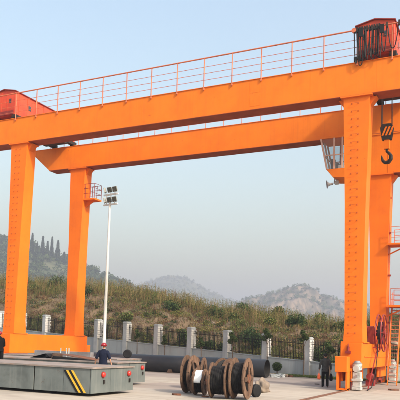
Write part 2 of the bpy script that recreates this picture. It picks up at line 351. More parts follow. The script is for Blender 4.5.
# greener along the crest and at the fence, brown in between
green = np.clip(.22+.9*f+.55*(q > .72)+.5*(q < .2), 0, 1); keep = rng.random(len(P)) < np.clip(.30+.55*np.abs(f2)+.45*(q > .7)+.3*(q < .2), 0, 1)
P = P[keep]; q = q[keep]; green = green[keep]; r = rng.random(len(P))
mi = np.where(r < green*.45, 1, np.where(r < green*.95, 0, np.where(r < .30+.3*(q > .6), 2, 3)))
hgt = .14+.20*np.clip(f[keep]*1.5+.3, 0, 1)+.62*np.clip(q-.5, 0, 1)+.12*rng.random(len(P))
V, Fq = blades(P, hgt, .05, rng, .6); parts.append((V, Fq, mi))
V, Fq = blades(P+rng.normal(size=P.shape)*np.array([.12, .12, 0]), hgt*.8, .05, rng, .8); parts.append((V, Fq, mi))
# taller feathery stems on the crest
P, u, q = scatter_bank(7000, rng, .66, 1.08); V, Fq = blades(P, 1.4, .05, rng, .45); parts.append((V, Fq, rng.choice([0, 2, 2, 3], len(P))))
Pl = np.repeat(P, 7, 0); Pl[:, 2] += rng.uniform(.5, 1.5, len(Pl)); Pl += rng.normal(size=Pl.shape)*.10
V, Fq, _ = leaves(Pl, .13, None, rng, .6, .4); parts.append((V, Fq, rng.choice([0, 1, 2], len(Pl))))
link_stuff('scrub_grass', parts, ['leaf_olive', 'leaf_mid', 'straw', 'scrub_brown'], 'dry brown and green scrub grass covering the bank behind the fence', 'grass')
# bushes too mixed to count, low over the whole bank
parts = []; P, u, q = scatter_bank(1300, rng, .03, 1.05)
for p, qq in zip(P, q):
    k = rng.integers(60, 150); R = rng.uniform(.35, .9); c = rng.normal(size=(k, 3)); c /= np.linalg.norm(c, axis=1)[:, None]; c *= (rng.random(k)**.45)[:, None]*np.array([R, R, R*.75])
    c[:, 2] = np.abs(c[:, 2])*1.1; V, Fq, _ = leaves(p+c, .15, None, rng, .2, .6)
    w = rng.random()+.25*(qq < .6)*rng.random(); a = 1 if w < .25 else 0 if w < .52 else 4 if w < .74 else 3 if w < 1.0 else 2
    parts.append((V, Fq, np.where(rng.random(k) < .8, a, rng.choice([0, 1, 3], k))))
link_stuff('low_scrub', parts, ['leaf_olive', 'leaf_mid', 'straw', 'scrub_brown', 'leaf_dark'], 'low tangled bushes spread over the bank behind the fence', 'bushes')
# far woods
def wood(name, H, n, lo, hi, size, rng, mats, label, rocky=0.):
    V, Qq = H; A = V.reshape(-1, 3); sel = np.where((Qq.ravel() > lo) & (Qq.ravel() < hi))[0]; w = fbm(A[sel, 0]/size/9, A[sel, 1]/size/9, 77, 4)
    pr = np.clip(.5+rocky*-.5+w*2.4, .02 if rocky else .35, 1) + (np.abs(Qq.ravel()[sel]-1) < .06)*.6; c = rng.choice(sel, n, p=pr/pr.sum()); parts = []
    for i in c:
        p = A[i]+rng.normal(size=3)*np.array([size, size, .0]); k = 46; R = size*rng.uniform(.5, 1.1); d = rng.normal(size=(k, 3)); d /= np.linalg.norm(d, axis=1)[:, None]
        d *= (rng.random(k)**.4)[:, None]*np.array([R, R, R*rng.uniform(.7, 1.3)]); d[:, 2] += R*.45
        V_, F_, _ = leaves(p+d, size*.5, None, rng, .2, .7); parts.append((V_, F_, np.full(k, rng.integers(0, len(mats)))))
    return link_stuff(name, parts, mats, label, 'woodland')
wood('far_woodland', HL, 3600, .1, 1.1, 5.0, rng, ['leaf_dark', 'leaf_mid', 'conifer', 'leaf_dark'], 'hazy dark green woodland over the left hill')
wood('far_woodland', HM, 3200, .1, 1.05, 5.2, rng, ['leaf_dark', 'leaf_mid', 'leaf_olive'], 'pale hazy woodland over the round distant hill')
wood('far_woodland', HR, 2600, .15, 1.05, 4.0, rng, ['leaf_dark', 'leaf_mid', 'leaf_dark'], 'hazy scrub and trees over the rocky hill', .75)

LM = [(-10, 'left of the front left crane leg'), (33, 'between the two left crane legs'), (85, 'just right of the rear left crane leg'), (104, 'behind the floodlight mast'), (130, 'right of the floodlight mast'), (156, 'behind the second pillar right of the mast'), (190, 'behind the leftmost reels'),
      (226, 'behind the middle reels'), (265, 'above the open pipe end'), (286, 'above the round clipped bush'), (308, 'left of the walking man'), (328, 'behind the walking man'), (356, 'behind the front right crane leg'), (395, 'behind the stairs at the right edge')]
def near(u): return min(LM, key=lambda q: abs(q[0]-u))[1]
# rocks half-buried in the bank
rk = []
for k in range(3):
    bm = bmesh.new(); bmesh.ops.create_icosphere(bm, subdivisions=2, radius=1)
    for v in bm.verts: v.co *= 1+.35*(random.random()-.5); v.co.z *= .65
    me = bpy.data.meshes.new('boulder'); bm.to_mesh(me); bm.free(); me.materials.append(MATS['rock']); rk.append(me)
P, u, q = scatter_bank(30, rng, .08, .62, 0, 420)
for k, p in enumerate(P):
    b = bpy.data.objects.new('boulder', rk[k % 3]); COL.objects.link(b); s = random.uniform(.16, .5); b.location = (p[0], p[1], p[2]-.08); b.scale = (s*1.3, s, s); b.rotation_euler = (random.uniform(-.3, .3), 0, random.uniform(0, 6))
    tag(b, ('large ' if s > .36 else 'small ')+'pale boulder on the bank '+near(u[k]), 'boulder', 'boulders on the bank')

# ------------------------------------------------------------------ trees and shrubs
def foliage(name, P, size, m, mi, parent, org):
    V, Fq, _ = leaves(P, size, None, rng, .25, .6)
    o = bpy.data.objects.new(name, raw_mesh(name, V-np.array(org), Fq, m, mi)); COL.objects.link(o); o.parent = parent; return o
def clump(n, R, c):
    d = rng.normal(size=(n, 3)); d /= np.linalg.norm(d, axis=1)[:, None]; return np.array(c)+d*(rng.random(n)**.4)[:, None]*np.array(R)
def conifer(u, depth_d, base_y, top_y, label):
    b = at(u, base_y, depth_d); t = at(u, top_y, depth_d); h = t[2]-b[2]; b = b.copy(); b[2] -= 2.5
    tr = thing('cypress_tree', b, label, 'tree', 'conifers on the wooded hill')
    MB().tube([b, b+np.array([.1, 0, h*.5]), b+np.array([0, .1, h+2])], .5, 7, r2=.05).build('trunk', 'bark', tr)
    n = 1700; zz = rng.random(n)**.8; lump = 1+.3*np.sin(zz*23+u)*rng.random(n); R = (.3+h*rng.uniform(.10, .17)*(1-zz)**.95)*lump; a = rng.uniform(0, 6.283, n); rr = R*rng.random(n)**.4
    P = b+np.stack([np.cos(a)*rr, np.sin(a)*rr, 1.3+zz*(h+1.2)], 1)
    foliage('crown', P, 1.9, ['conifer', 'leaf_dark'], (rng.random(n) < .3).astype(int), tr, b); return tr
for k, (u, ty, by, dd) in enumerate([(31.5, 233, 256, 770), (42, 236, 260, 783), (46.8, 241, 262, 773), (51.0, 236.5, 264, 787), (57, 240, 266, 776), (63.5, 252, 270, 770), (36.5, 243, 258, 763), (92, 265, 278, 800)]):
    conifer(u, dd, by, ty, ['tall dark conifer just right of the front left crane leg', 'broad pointed conifer second in the row on the hill', 'slim conifer third in the row on the wooded hill', 'tallest slim conifer in the middle of the hill row',
                            'pointed conifer fourth from the left gantry leg on the hill', 'short conifer at the low right end of the hill row', 'short conifer between the first two tall ones on the hill', 'lone small conifer on the slope right of the rear left leg'][k])
def sapling(px, s_off, h, cr, label):
    d = ray(px, 370); A = np.array([FE[0], FE[1]])-FN*1.05; den = d[0]*FN[0]+d[1]*FN[1]; tt = ((A[0]-CAM[0])*FN[0]+(A[1]-CAM[1])*FN[1])/den
    b = np.array([CAM[0]+d[0]*tt, CAM[1]+d[1]*tt, -.03]); t = thing('young_tree', b, label, 'tree', 'young trees along the fence')
    MB().tube([b, b+np.array([.03, 0, h*.5]), b+np.array([-.02, .02, h])], .06, 7, r2=.03).build('trunk', 'bark', t)
    for a in (0.4, 2.4, 4.5): MB().tube([b+np.array([0, 0, h*.8]), b+np.array([math.cos(a)*cr*.6, math.sin(a)*cr*.6, h+cr*.35])], .022, 5, r2=.01).build('branch', 'bark', t)
    cr *= .85
    P = np.concatenate([clump(110, (cr*.55, cr*.55, cr*.5), b+np.array([math.cos(a)*cr*.45, math.sin(a)*cr*.45, h+dz])) for a, dz in ((0, .1), (1.7, .25), (3.4, -.05), (5, .3), (2.5, .55))])
    foliage('crown', P, .17, ['leaf_dark', 'leaf_mid'], (rng.random(len(P)) < .6).astype(int), t, b)
for px, h, cr, lb in ((136, 2.9, .35, 'thin bare-stemmed sapling in front of wall behind the grey trailers'), (163.5, 2.4, .35, 'thin sapling in front of the wall left of the wooden reels'), (200.5, 2.3, .4, 'thin sapling by the fence directly behind the leftmost reels'),
                      (232, 2.75, .55, 'bushy young tree before a fence pillar behind the reels'), (266.5, 3.1, .55, 'young tree with round crown above the open end of the pipe'),
                      (303.5, 3.05, .45, 'young tree with bare brown trunk beside a pillar left of the walking man'), (329, 2.1, .6, 'bushy young tree by the fence behind the walking man'), (343, 2.3, .5, 'young tree by the fence next to the front right crane leg')):
    sapling(px, 0, h, cr, lb)
# bigger bushes on the bank that stand out one by one
for k in range(38):
    u = rng.uniform(-30, 430); q = rng.uniform(.03, .3) if k % 4 == 0 else rng.uniform(.60, 1.02); b = bank_uq(u, q); R = rng.uniform(.7, 1.35)
    t = thing('shrub', b, ('big ' if R > 1.05 else 'small ')+['dark', 'olive', 'blackish'][k % 3]+' bush '+('atop the bank ' if q > .5 else 'low on the bank ')+near(u), 'bush', 'bushes on the bank')
    MB().tube([b-np.array([0, 0, .2]), b+np.array([.1, .05, R*.8])], .05, 6, r2=.02).build('stem', 'bark', t)
    P = np.concatenate([clump(150, (R*.6, R*.6, R*.55), b+np.array([rng.uniform(-.5, .5)*R, rng.uniform(-.5, .5)*R, R*rng.uniform(.35, 1.)])) for _ in range(6)])
    mm = [['leaf_dark', 'leaf_mid'], ['leaf_mid', 'leaf_olive'], ['leaf_dark', 'leaf_dark']][k % 3]
    foliage('crown', P, .2, mm, (rng.random(len(P)) < .35).astype(int), t, b)
# the clipped round bush by the end of the pipe
b = on_z(277, 375.5, 0); t = thing('round_bush', (b[0], b[1], 0), 'clipped round dark bush beside the open pipe end', 'bush')
MB().tube([(b[0], b[1], -.05), (b[0], b[1], .5)], .05, 6).build('stem', 'bark', t)
P = clump(1300, (.42, .42, .37), (b[0], b[1], .72)); foliage('crown', P, .11, ['leaf_dark', 'leaf_mid'], (rng.random(len(P)) < .25).astype(int), t, (b[0], b[1], 0))
# grass verge at the foot of the wall
n = 30000; s = rng.uniform(-14, 9, n); tt = rng.uniform(-1.5, -.25, n); P = np.stack([FE[0]+FD[0]*s+FN[0]*tt, FE[1]+FD[1]*s+FN[1]*tt, np.full(n, -.03)], 1)
P = P[fbm(P[:, 0]*.6, P[:, 1]*.6, 51)+.12*(s < 4) > -.02]
V, Fq = blades(P, .15, .03, rng, .5); link_stuff('verge_grass', [(V, Fq, rng.integers(0, 2, len(P)))], ['grass_strip', 'leaf_mid'], 'short green grass verge at the foot of the wall', 'grass')

# ------------------------------------------------------------------ perimeter fence
fence = thing('perimeter_fence', (FE[0], FE[1], 0), 'grey wall with square white-edged pillars and black iron railings', 'fence')
th = math.atan2(-FD[1], -FD[0]); ct, st = math.cos(th), math.sin(th)       # local x runs to the right along the fence
def fl(s, y, z): return (FE[0]-ct*s-st*y, FE[1]-st*s+ct*y, z)              # s leftwards, y behind
def fbox(mb, s0, s1, y0, y1, zb0, zb1, zt0, zt1):
    """box along the fence, s0<s1, bottoms/tops given at s0 and s1"""
    vs = [fl(s0, y0, zb0), fl(s1, y0, zb1), fl(s1, y1, zb1), fl(s0, y1, zb0), fl(s0, y0, zt0), fl(s1, y0, zt1), fl(s1, y1, zt1), fl(s0, y1, zt0)]
    return mb.add(vs, [(0, 3, 2, 1), (4, 5, 6, 7), (0, 1, 5, 4), (1, 2, 6, 5), (2, 3, 7, 6), (3, 0, 4, 7)])
rail_first = {}
for k in range(-5, 15):
    s = k*SPC; zt = wall_top(s)+1.98
    p = MB(); fbox(p, s-.24, s+.24, -.36, .36, -.1, -.1, zt-.16, zt-.16); pil = p.build('pillar', 'pillar_grey', fence, bevel=.015)
    c = MB(); fbox(c, s-.27, s+.27, -.39, .39, zt-.16, zt-.16, zt-.08, zt-.08); fbox(c, s-.22, s+.22, -.33, .33, zt-.08, zt-.08, zt+.0, zt+.0); c.build('cap', 'pillar_grey', pil, bevel=.012)
    q = MB(); z = wall_top(s)+.05; j = 0
    while z < zt-.3:                                                        # white toothed blocks on the right-hand side
        fbox(q, s-.275 if j % 2 else s-.30, s-.2405, -.37, .34 if j % 2 else .37, z, z, z+.17, z+.17); z += .19; j += 1
    q.build('quoin_blocks', 'pillar_white', pil)
    if k == 14: continue
    s0, s1 = s+.245, s+SPC-.245; w = MB(); fbox(w, s0, s1, -.12, .12, -.1, -.1, wall_top(s0), wall_top(s1)); wp = w.build('wall_panel', 'wall_grey', fence)
    c = MB(); fbox(c, s0+.002, s1-.002, -.16, .16, wall_top(s0)+.002, wall_top(s1)+.002, wall_top(s0)+.07, wall_top(s1)+.07); c.build('coping', 'wall_grey', wp)
    m = MB(); n = 24
    for zz in (.2, 1.38): fbox(m, s0, s1, -.022, .022, wall_top(s0)+zz, wall_top(s1)+zz, wall_top(s0)+zz+.05, wall_top(s1)+zz+.05)
    for i in range(n):
        a = s0+(i+.5)/n*(s1-s0); z0 = wall_top(a)+.06; thick = .034 if i in (7, 16) else .014
        x0, y0, _ = fl(a, 0, 0); m.box(x0-thick, x0+thick, y0-thick, y0+thick, z0, z0+1.52)
        m.add([(x0-.035, y0, z0+1.52), (x0, y0-.035, z0+1.52), (x0+.035, y0, z0+1.52), (x0, y0+.035, z0+1.52), (x0, y0, z0+1.72)], [(0, 1, 4), (1, 2, 4), (2, 3, 4), (3, 0, 4), (3, 2, 1, 0)])
    m.build('railing', 'iron', fence, kind='stuff')

# ------------------------------------------------------------------ gantry crane
LX, GY, GH, GB, ZG = 26.41, 7.57, 2.06, 1.083, 17.70
crane = thing('gantry_crane', (-13.2, 3.8, 0), 'huge orange double-girder gantry crane standing on four box legs', 'gantry crane')
def girder(Y, name):
    x0, x1 = -31.7, 10.5; zb, zt = ZG, ZG+GH
    prof = [(x0, zt-.03), (x0, zb+1.8), (x0+2.1, zb+.03), (x1-1.5, zb+.03), (x1, zb+1.45), (x1, zt-.03)]
    g = MB(); g.prism(prof, 1, Y, Y+GB); gd = g.build(name, 'orange', crane)
    f = MB(); f.box(x0, x1, Y-.05, Y+GB+.05, zt-.03+.001, zt+.002); f.build('top_flange', 'orange', gd)
    f = MB(); f.box(x0+2.1, x1-1.5, Y-.05, Y+GB+.05, zb-.005, zb+.029); f.build('bottom_flange', 'flange_red', gd)
    r = MB(); r.box(x0, x1, Y+GB/2-.05, Y+GB/2+.05, zt+.003, zt+.12); r.build('trolley_rail', 'dark_steel', gd)
    # splice plates with bolts
    for X in np.arange(-27.5, 10, 4.1):                                     # weld beads between the web plates
        MB().box(X-.012, X+.012, Y-.004, Y-.0005, zb+.031, zt-.031).build('weld_seam', 'orange', gd)
    for X in ((-6.6,) if Y == 0 else ()):
        for z0, z1 in ((zb+.25, zb+.95), (zb+1.15, zb+1.8)):
            sp = MB(); sp.box(X-.38, X+.38, Y-.008, Y-.001, z0, z1)
            for i in range(4):
                for j in range(3): sp.box(X-.3+i*.2-.018, X-.3+i*.2+.018, Y-.012, Y-.0075, z0+.12+j*.2, z0+.165+j*.2)
            sp.build('splice_plate', 'orange', gd)
    return gd
gF = girder(0, 'front_girder'); gB = girder(GY, 'rear_girder')
# seams of the web plates
def railing(Y, xs, gd, htop, nmid, rr):
    z0 = ZG+GH; p0 = MB(); p0.tube([(xs[0], Y, z0-.22), (xs[0], Y, z0+htop)], rr, 6).box(xs[0]-.05, xs[0]+.05, Y-.03, Y+.05, z0-.22, z0-.10); p0 = p0.build('railing_post', 'rail_paint', gd)
    for x in xs[1:]: piece(p0, gd, (x-xs[0], 0, 0))
    MB().tube([(xs[0]-.4, Y, z0+htop), (xs[-1]+.4, Y, z0+htop)], rr*1.25, 8).build('handrail', 'rail_paint', gd)
    for k in range(nmid):
        z = z0+htop*(k+1.0)/(nmid+1.35); MB().tube([(xs[0]-.4, Y, z), (xs[-1]+.4, Y, z)], rr*.42, 6).build('rail_wire', 'rail_paint', gd)
railing(-.075, [-31+2.068*i for i in range(20)], gF, 2.0, 3, .038)
railing(GY+GB+.075, [-30.6+1.62*i for i in range(25)], gB, 1.5, 2, .03)
# legs
def leg(X, Y, ztop, name_label=None):
    wt, wb = .80, .52; l = MB(); zb = 2.80
    l.frustum((X-wb, X+wb, Y-.08, Y+1.20, zb), (X-.66, X+.66, Y-.0, Y+1.10, zb+(ztop-zb)*.5))
    l.v = l.v[:4]+l.v[4:8]; l = MB()
    sec = [(X-wb-.04, X+wb+.04, Y-.12, Y+1.24, zb), (X-wb, X+wb, Y-.07, Y+1.17, zb+1.2), (X-.62, X+.62, Y+.0, Y+1.10, zb+(ztop-zb)*.55), (X-wt, X+wt, Y+.03, Y+1.06, ztop-.09)]
    vs = []; fs = [(0, 3, 2, 1)]
    for (a, b, c, d, z) in sec: vs += [(a, c, z), (b, c, z), (b, d, z), (a, d, z)]
    for i in range(3): fs += [(i*4+j, i*4+(j+1) % 4, i*4+4+(j+1) % 4, i*4+4+j) for j in range(4)]
    fs.append((12, 13, 14, 15)); l.add(vs, fs); lg = l.build('leg', 'orange_leg', crane)
    MB().box(X-wt-.16, X+wt+.16, Y-.12, Y+1.2, ztop-.089, ztop-.008).build('head_plate', 'orange_leg', lg)
    for s in (-1, 1):
        a = X+s*(wt-.02); MB().prism([(a, ztop-.09), (a+s*.38, ztop-.09), (a, ztop-.62)], 1, Y+.25, Y+.85).build('gusset', 'orange_leg', lg)
    MB().box(X-wb-.16, X+wb+.16, Y-.2, Y+1.32, zb-.07, zb+.0).build('foot_flange', 'orange_leg', lg)
    return lg
BOXZ = ZG-2.92
legs = {(0, 0): leg(0, 0, ZG), (1, 0): leg(-LX, 0, ZG), (1, 1): leg(-LX, GY, ZG), (0, 1): leg(0, GY, BOXZ)}
def rungs(lg, X, Y, ztop):
    zs = np.arange(3.3, ztop-.4, .48); zb = 2.8; zm = zb+(ztop-zb)*.55; first = None
    def yf(z): return np.interp(z, [zb, zb+1.2, zm, ztop-.09], [Y-.12, Y-.07, Y, Y+.03])
    for z in zs:
        y = float(yf(z))
        if first is None:
            m = MB(); m.tube([(X-.2, y+.02, z), (X-.2, y-.10, z), (X-.17, y-.115, z), (X+.17, y-.115, z), (X+.2, y-.10, z), (X+.2, y+.02, z)], .011, 6)
            m.box(X-.24, X-.16, y-.012, y+.01, z-.05, z+.05); m.box(X+.16, X+.24, y-.012, y+.01, z-.05, z+.05); first = m.build('rung', 'rung_red', lg); y1, z1 = y, z
        else: piece(first, lg, (0, y-y1, z-z1))
rungs(legs[(0, 0)], -.08, 0, ZG); rungs(legs[(1, 0)], -LX-.08, 0, ZG)
# deep box between the rear girder and the rear right leg
bx = MB(); bx.box(-1.5, 4.2, GY-.001, GY+GB+.02, BOXZ+.001, ZG-.006); hb = bx.build('leg_head_beam', 'orange', crane)
MB().box(-1.55, 4.25, GY-.06, GY+GB+.07, BOXZ-.035, BOXZ+.0).build('bottom_flange', 'flange_red', hb)
MB().box(-1.55, 4.25, GY-.05, GY-.002, ZG-.09, ZG-.007).build('seam_strip', 'orange', hb)
MB().box(.56, .60, GY-.02, GY-.0015, BOXZ+.002, ZG-.1).build('stiffener', 'orange', hb)
# base beams, bogies, wheels
for X in (0, -LX):
    b = MB(); b.prism([(-1.0, 1.25), (GY+2.1, 1.25), (GY+2.1, 2.73), (-.35, 2.73), (-.75, 2.5), (-1.0, 1.9)] if False else [(-.55, 1.25), (GY+1.7, 1.25), (GY+1.7, 2.72), (-.55, 2.72)], 0, X-.62, X+.62)
    bb = b.build('base_beam', 'orange_leg', crane, bevel=.02)
    if X == 0: MB().box(X+.621, X+.66, .2, GY+.9, 1.9, 1.98).build('stiffener', 'orange_leg', bb)
    for Yc, sgn in ((.45, -1), (GY+.65, 1)):
        xr = X-.1
        f = MB(); f.box(xr-.42, xr+.30, Yc-1.55, Yc+1.55, 1.08, 1.2499) if sgn > 0 else f.box(xr-.42, xr+.30, Yc-1.55, Yc+1.55, 1.08, 1.2499)
        f.box(xr-.42, xr-.30, Yc-1.5, Yc+1.5, .5, 1.08); f.box(xr+.20, xr+.30, Yc-1.5, Yc+1.5, .5, 1.08)
        bo = f.build('bogie_frame', 'orange_leg', crane, bevel=.01)
        e = MB(); ye = Yc+sgn*1.55; y0, y1 = (ye, ye+.75) if sgn > 0 else (ye-.75, ye); e.box(xr-.5, xr+.18, y0, y1, 1.05, 1.93); e.build('buffer_box', 'orange_leg', bo, bevel=.015)
        l = MB()
        for xx in (xr-.42, xr+.10): l.box(xx, xx+.1, y0+.1 if sgn > 0 else y0+.05, y1-.1, .06, 1.049)
        l.box(xr-.42, xr+.2, y0+.06, y1-.06, .04, .14); l.build('rail_guard', 'orange_leg', bo)
        for yw in (Yc-1.0, Yc+1.0):
            wh = MB(); wh.lathe([(-.09, .0), (-.09, .40), (-.06, .40), (-.06, .36), (.06, .36), (.06, .40), (.09, .40), (.09, 0)], (xr, yw, .395), (1, 0, 0), 28); wh.build('wheel', 'red_dark', bo, smooth=True)
        yw = Yc-.2; bl = MB().box(xr-.25, xr+.15, Yc-.45, Yc+.45, .25, 1.079); bl.build('gear_housing', 'red_dark', bo)
def gear_motor(X, Y, big=True):
    m = MB(); m.box(X-.20, X+.22, Y-.28, Y+.22, .22, 1.05); m.lathe([(0, .25), (.36, .25), (.36, .12), (.4, 0)], (X, Y, 1.18), (0, 0, 1), 20); m.box(X-.26, X+.28, Y-.33, Y+.27, .55, .68)
    m.lathe([(-.3, .2), (.32, .2)], (X, Y-.02, 1.25), (0, 1, 0), 18); m.box(X-.24, X+.26, Y-.3, Y+.25, .05, .2); mo = m.build('drive_motor', 'grey_motor', crane, smooth=True, bevel=.012)
    f = MB()
    for i in range(5): f.lathe([(0, .28), (.025, .28)], (X, Y, 1.2+i*.07), (0, 0, 1), 20)
    f.build('cooling_fins', 'grey_motor', mo); MB().box(X-.05, X+.09, Y-.345, Y-.331, .75, .92).build('name_plate', 'steel_grey', mo)
    MB().lathe([(0, .26), (.05, .26), (.05, .2), (.16, .14)], (X, Y, 1.54), (0, 0, 1), 20).build('fan_cover', 'steel_grey', mo)
gear_motor(.42, -.75); gear_motor(.62, GY+2.35)
m = MB(); m.lathe([(0, 0), (0, .2), (.5, .2), (.55, .12), (.6, 0)], (.75, 1.1, .75), (0, 1, 0), 16); m.box(.5, 1., 1.2, 1.6, .2, .55); m.build('brake_motor', 'red_paint', crane, smooth=True)
# cable reel on the side of the right base beam
rc = Vector((.98, 3.5, 3.42)); m = MB(); R = 1.15
for dx in (-.16, .16): m.tube([rc+Vector((dx, R*math.cos(a), R*math.sin(a))) for a in np.linspace(0, 2*math.pi, 41)[:-1]], .045, 8, closed=True)
rl = m.build('cable_reel', 'red_paint', crane, smooth=True)
for dx in (-.16, .16):
    for k in range(10):
        a = k*math.pi/5; MB().bar(rc+Vector((dx, .12*math.cos(a), .12*math.sin(a))), rc+Vector((dx, R*math.cos(a), R*math.sin(a))), .05, .04).build('spoke', 'red_paint', rl)
MB().lathe([(-.30, .0), (-.30, .22), (.26, .22), (.26, 0)], rc, (1, 0, 0), 20).build('hub', 'red_dark', rl, smooth=True)
MB().lathe([(-.12, .3), (-.12, .72), (.12, .72), (.12, .3)], rc, (1, 0, 0), 36).build('wound_cable', 'cable', rl, smooth=True)
m = MB(); m.box(.3, .66, 2.6, 3.3, 2.725, 3.75); m.lathe([(-.35, .0), (-.35, .34), (.28, .34), (.28, 0)], (.32, 3.0, 3.5), (1, 0, 0), 20); m.build('reel_gearbox', 'red_dark', rl, smooth=True)
m = MB(); m.bar((.95, 2.5, 2.5), (.92, -.2, .05), .06, .05); m.bar((.66, 2.6, 2.5), (1.0, 2.6, 2.5), .1, .08); m.build('cable_guide', 'red_paint', crane)
MB().tube([(1.0, 2.3, 3.0), (1.02, 2.1, 2.2), (1.0, 1.6, 1.0), (.98, .6, .15), (.98, -.6, .04)], .03, 7).build('supply_cable', 'cable', crane)
# hydraulic clamp on the front right leg foot
m = MB(); m.lathe([(0, .08), (.25, .08), (.25, .04), (.42, .03)], (-.15, -.62, 2.25), (0, 0, 1), 12); m.box(-.3, 0, -.70, -.555, 2.1, 2.25); m.build('rail_clamp', 'red_paint', crane, smooth=True)
# stairs on the right of the rear right leg
st_x0, st_x1 = .84, 1.44
def flight(za, zb, ya, yb):
    f = MB()
    for x in (st_x0, st_x1): f.bar((x, ya, za), (x, yb, zb), .05, .2)
    fl_ = f.build('stair_stringers', 'orange_leg', crane); n = int((zb-za)/.26); t0 = None
    for i in range(1, n):
        z = za+(zb-za)*i/n; y = ya+(yb-ya)*i/n
        if t0 is None: t0 = MB().box(st_x0+.026, st_x1-.026, y-.1, y+.1, z-.02, z+.02).build('tread', 'rail_paint', fl_); y_, z_ = y, z
        else: piece(t0, fl_, (0, y-y_, z-z_))
    h = MB()
    for x in (st_x0, st_x1):
        h.tube([(x, ya, za+.1), (x, ya, za+1.0), (x, yb, zb+1.0), (x, yb, zb)], .022, 6)
    h.build('stair_handrail', 'rail_paint', fl_)
def landing(z, ya, yb):
    p = MB().box(.66, 2.6, ya, yb, z-.12, z).build('landing', 'orange_leg', crane); h = MB()
    for x in (.9, 1.7, 2.55):
        for y in (ya+.03, yb-.03): h.tube([(x, y, z), (x, y, z+1.15)], .025, 6)
    for zz in (.4, .75, 1.15):
        h.tube([(.9, ya+.03, z+zz), (2.55, ya+.03, z+zz), (2.55, yb-.03, z+zz), (.9, yb-.03, z+zz)], .02, 6)
    h.build('landing_railing', 'rail_paint', p)
    MB().bar((.55, (ya+yb)/2, z-.75), (1.9, (ya+yb)/2, z-.1), .08, .08).build('bracket', 'orange_leg', p)
flight(.02, 5.4, 6.6, 8.3); landing(5.45, 7.2, 8.6); landing(9.75, 7.2, 8.6)
f = MB()
for x in (2.0, 2.5): f.bar((x, 8.5, 5.45), (x, 7.4, 9.7), .05, .16)
for i in range(1, 15): f.box(2.02, 2.48, 8.5-1.1*i/15-.08, 8.5-1.1*i/15+.08, 5.45+4.25*i/15-.02, 5.45+4.25*i/15+.02)
f.build('upper_stairs', 'orange_leg', crane)
m = MB().tube([(.70, GY+.25, 2.0), (.68, GY+.25, 9), (.74, GY+.25, BOXZ)], .03, 7); m.build('conduit', 'rail_paint', crane)
for z in (4.2, 7.5, 10.5, 13): MB().box(.55, .80, GY+.18, GY+.32, z, z+.12).build('conduit_clip', 'red_dark', crane)
# little maintenance platform on the rear left leg
px0 = -LX+.70; z = 14.87; p = MB().box(px0-.05, px0+1.2, GY+.05, GY+1.15, z-.14, z).build('maintenance_platform', 'orange_leg', crane); h = MB()
for x in (px0+.2, px0+.7, px0+1.17):
    for y in (GY+.08, GY+1.12): h.tube([(x, y, z), (x, y, z+1.3)], .028, 6)
for zz in (.45, .9, 1.3): h.tube([(px0+.02, GY+.08, z+zz), (px0+1.17, GY+.08, z+zz), (px0+1.17, GY+1.12, z+zz), (px0+.02, GY+1.12, z+zz)], .022, 6)
h.build('platform_railing', 'red_paint', p)
MB().prism([(px0-.1, z-.14), (px0+1.0, z-.14), (px0-.1, z-.75)], 1, GY+.5, GY+.58).build('bracket', 'orange_leg', p)
# operator cab hung under the rear girder
cx0, cx1, cy0, cy1, cz0, cz1 = -4.15, -1.75, GY-.75, GY+1.25, ZG-2.45, ZG-.01
cab = MB().prism([(cx0+.5, cz0), (cx0+1.0, cz0-.62), (cx1, cz0-.75), (cx1, cz0)], 1, cy0, cy1).build('operator_cab', 'orange', crane, bevel=.02)
MB().box(cx0+.05, cx1, cy0, cy1, cz1-.16, cz1).build('cab_roof', 'orange', cab)
def slx(z): return cx0+.5*(cz1-z)/(cz1-cz0)                                  # the front window leans outwards to the top
fr = MB()
for y in (cy0+.04, (cy0+cy1)/2, cy1-.04): fr.bar((slx(cz0)+.04, y, cz0), (slx(cz1-.16)+.04, y, cz1-.16), .11, .11)
for x in (cx0+1.05, cx0+1.65, cx1-.05):
    for y in (cy0+.04, cy1-.04): fr.box(x-.055, x+.055, y-.055, y+.055, cz0, cz1-.16)
for zf in (.42,):
    z = cz0+(cz1-cz0)*zf
    for y in (cy0+.04, cy1-.04): fr.bar((slx(z), y, z), (cx1, y, z), .06, .07)
    fr.bar((slx(z)+.04, cy0, z), (slx(z)+.04, cy1, z), .06, .07)
fr.build('window_frame', 'cab_frame', cab)
gl = bpy.data.materials.new('cab_glass'); gl.use_nodes = True; nn = gl.node_tree.nodes; nb = nn['Principled BSDF']; tp = nn.new('ShaderNodeBsdfTransparent'); tp.inputs[0].default_value = (.92, .95, .96, 1); mx = nn.new('ShaderNodeMixShader'); mx.inputs[0].default_value = .12
nb.inputs['Roughness'].default_value = .05; nb.inputs['Base Color'].default_value = (.3, .34, .35, 1); gl.node_tree.links.new(tp.outputs[0], mx.inputs[1]); gl.node_tree.links.new(nb.outputs[0], mx.inputs[2]); gl.node_tree.links.new(mx.outputs[0], nn['Material Output'].inputs[0]); MATS['cab_glass'] = gl
zs = [cz0+.01, cz0+(cz1-cz0)*.42, cz1-.17]
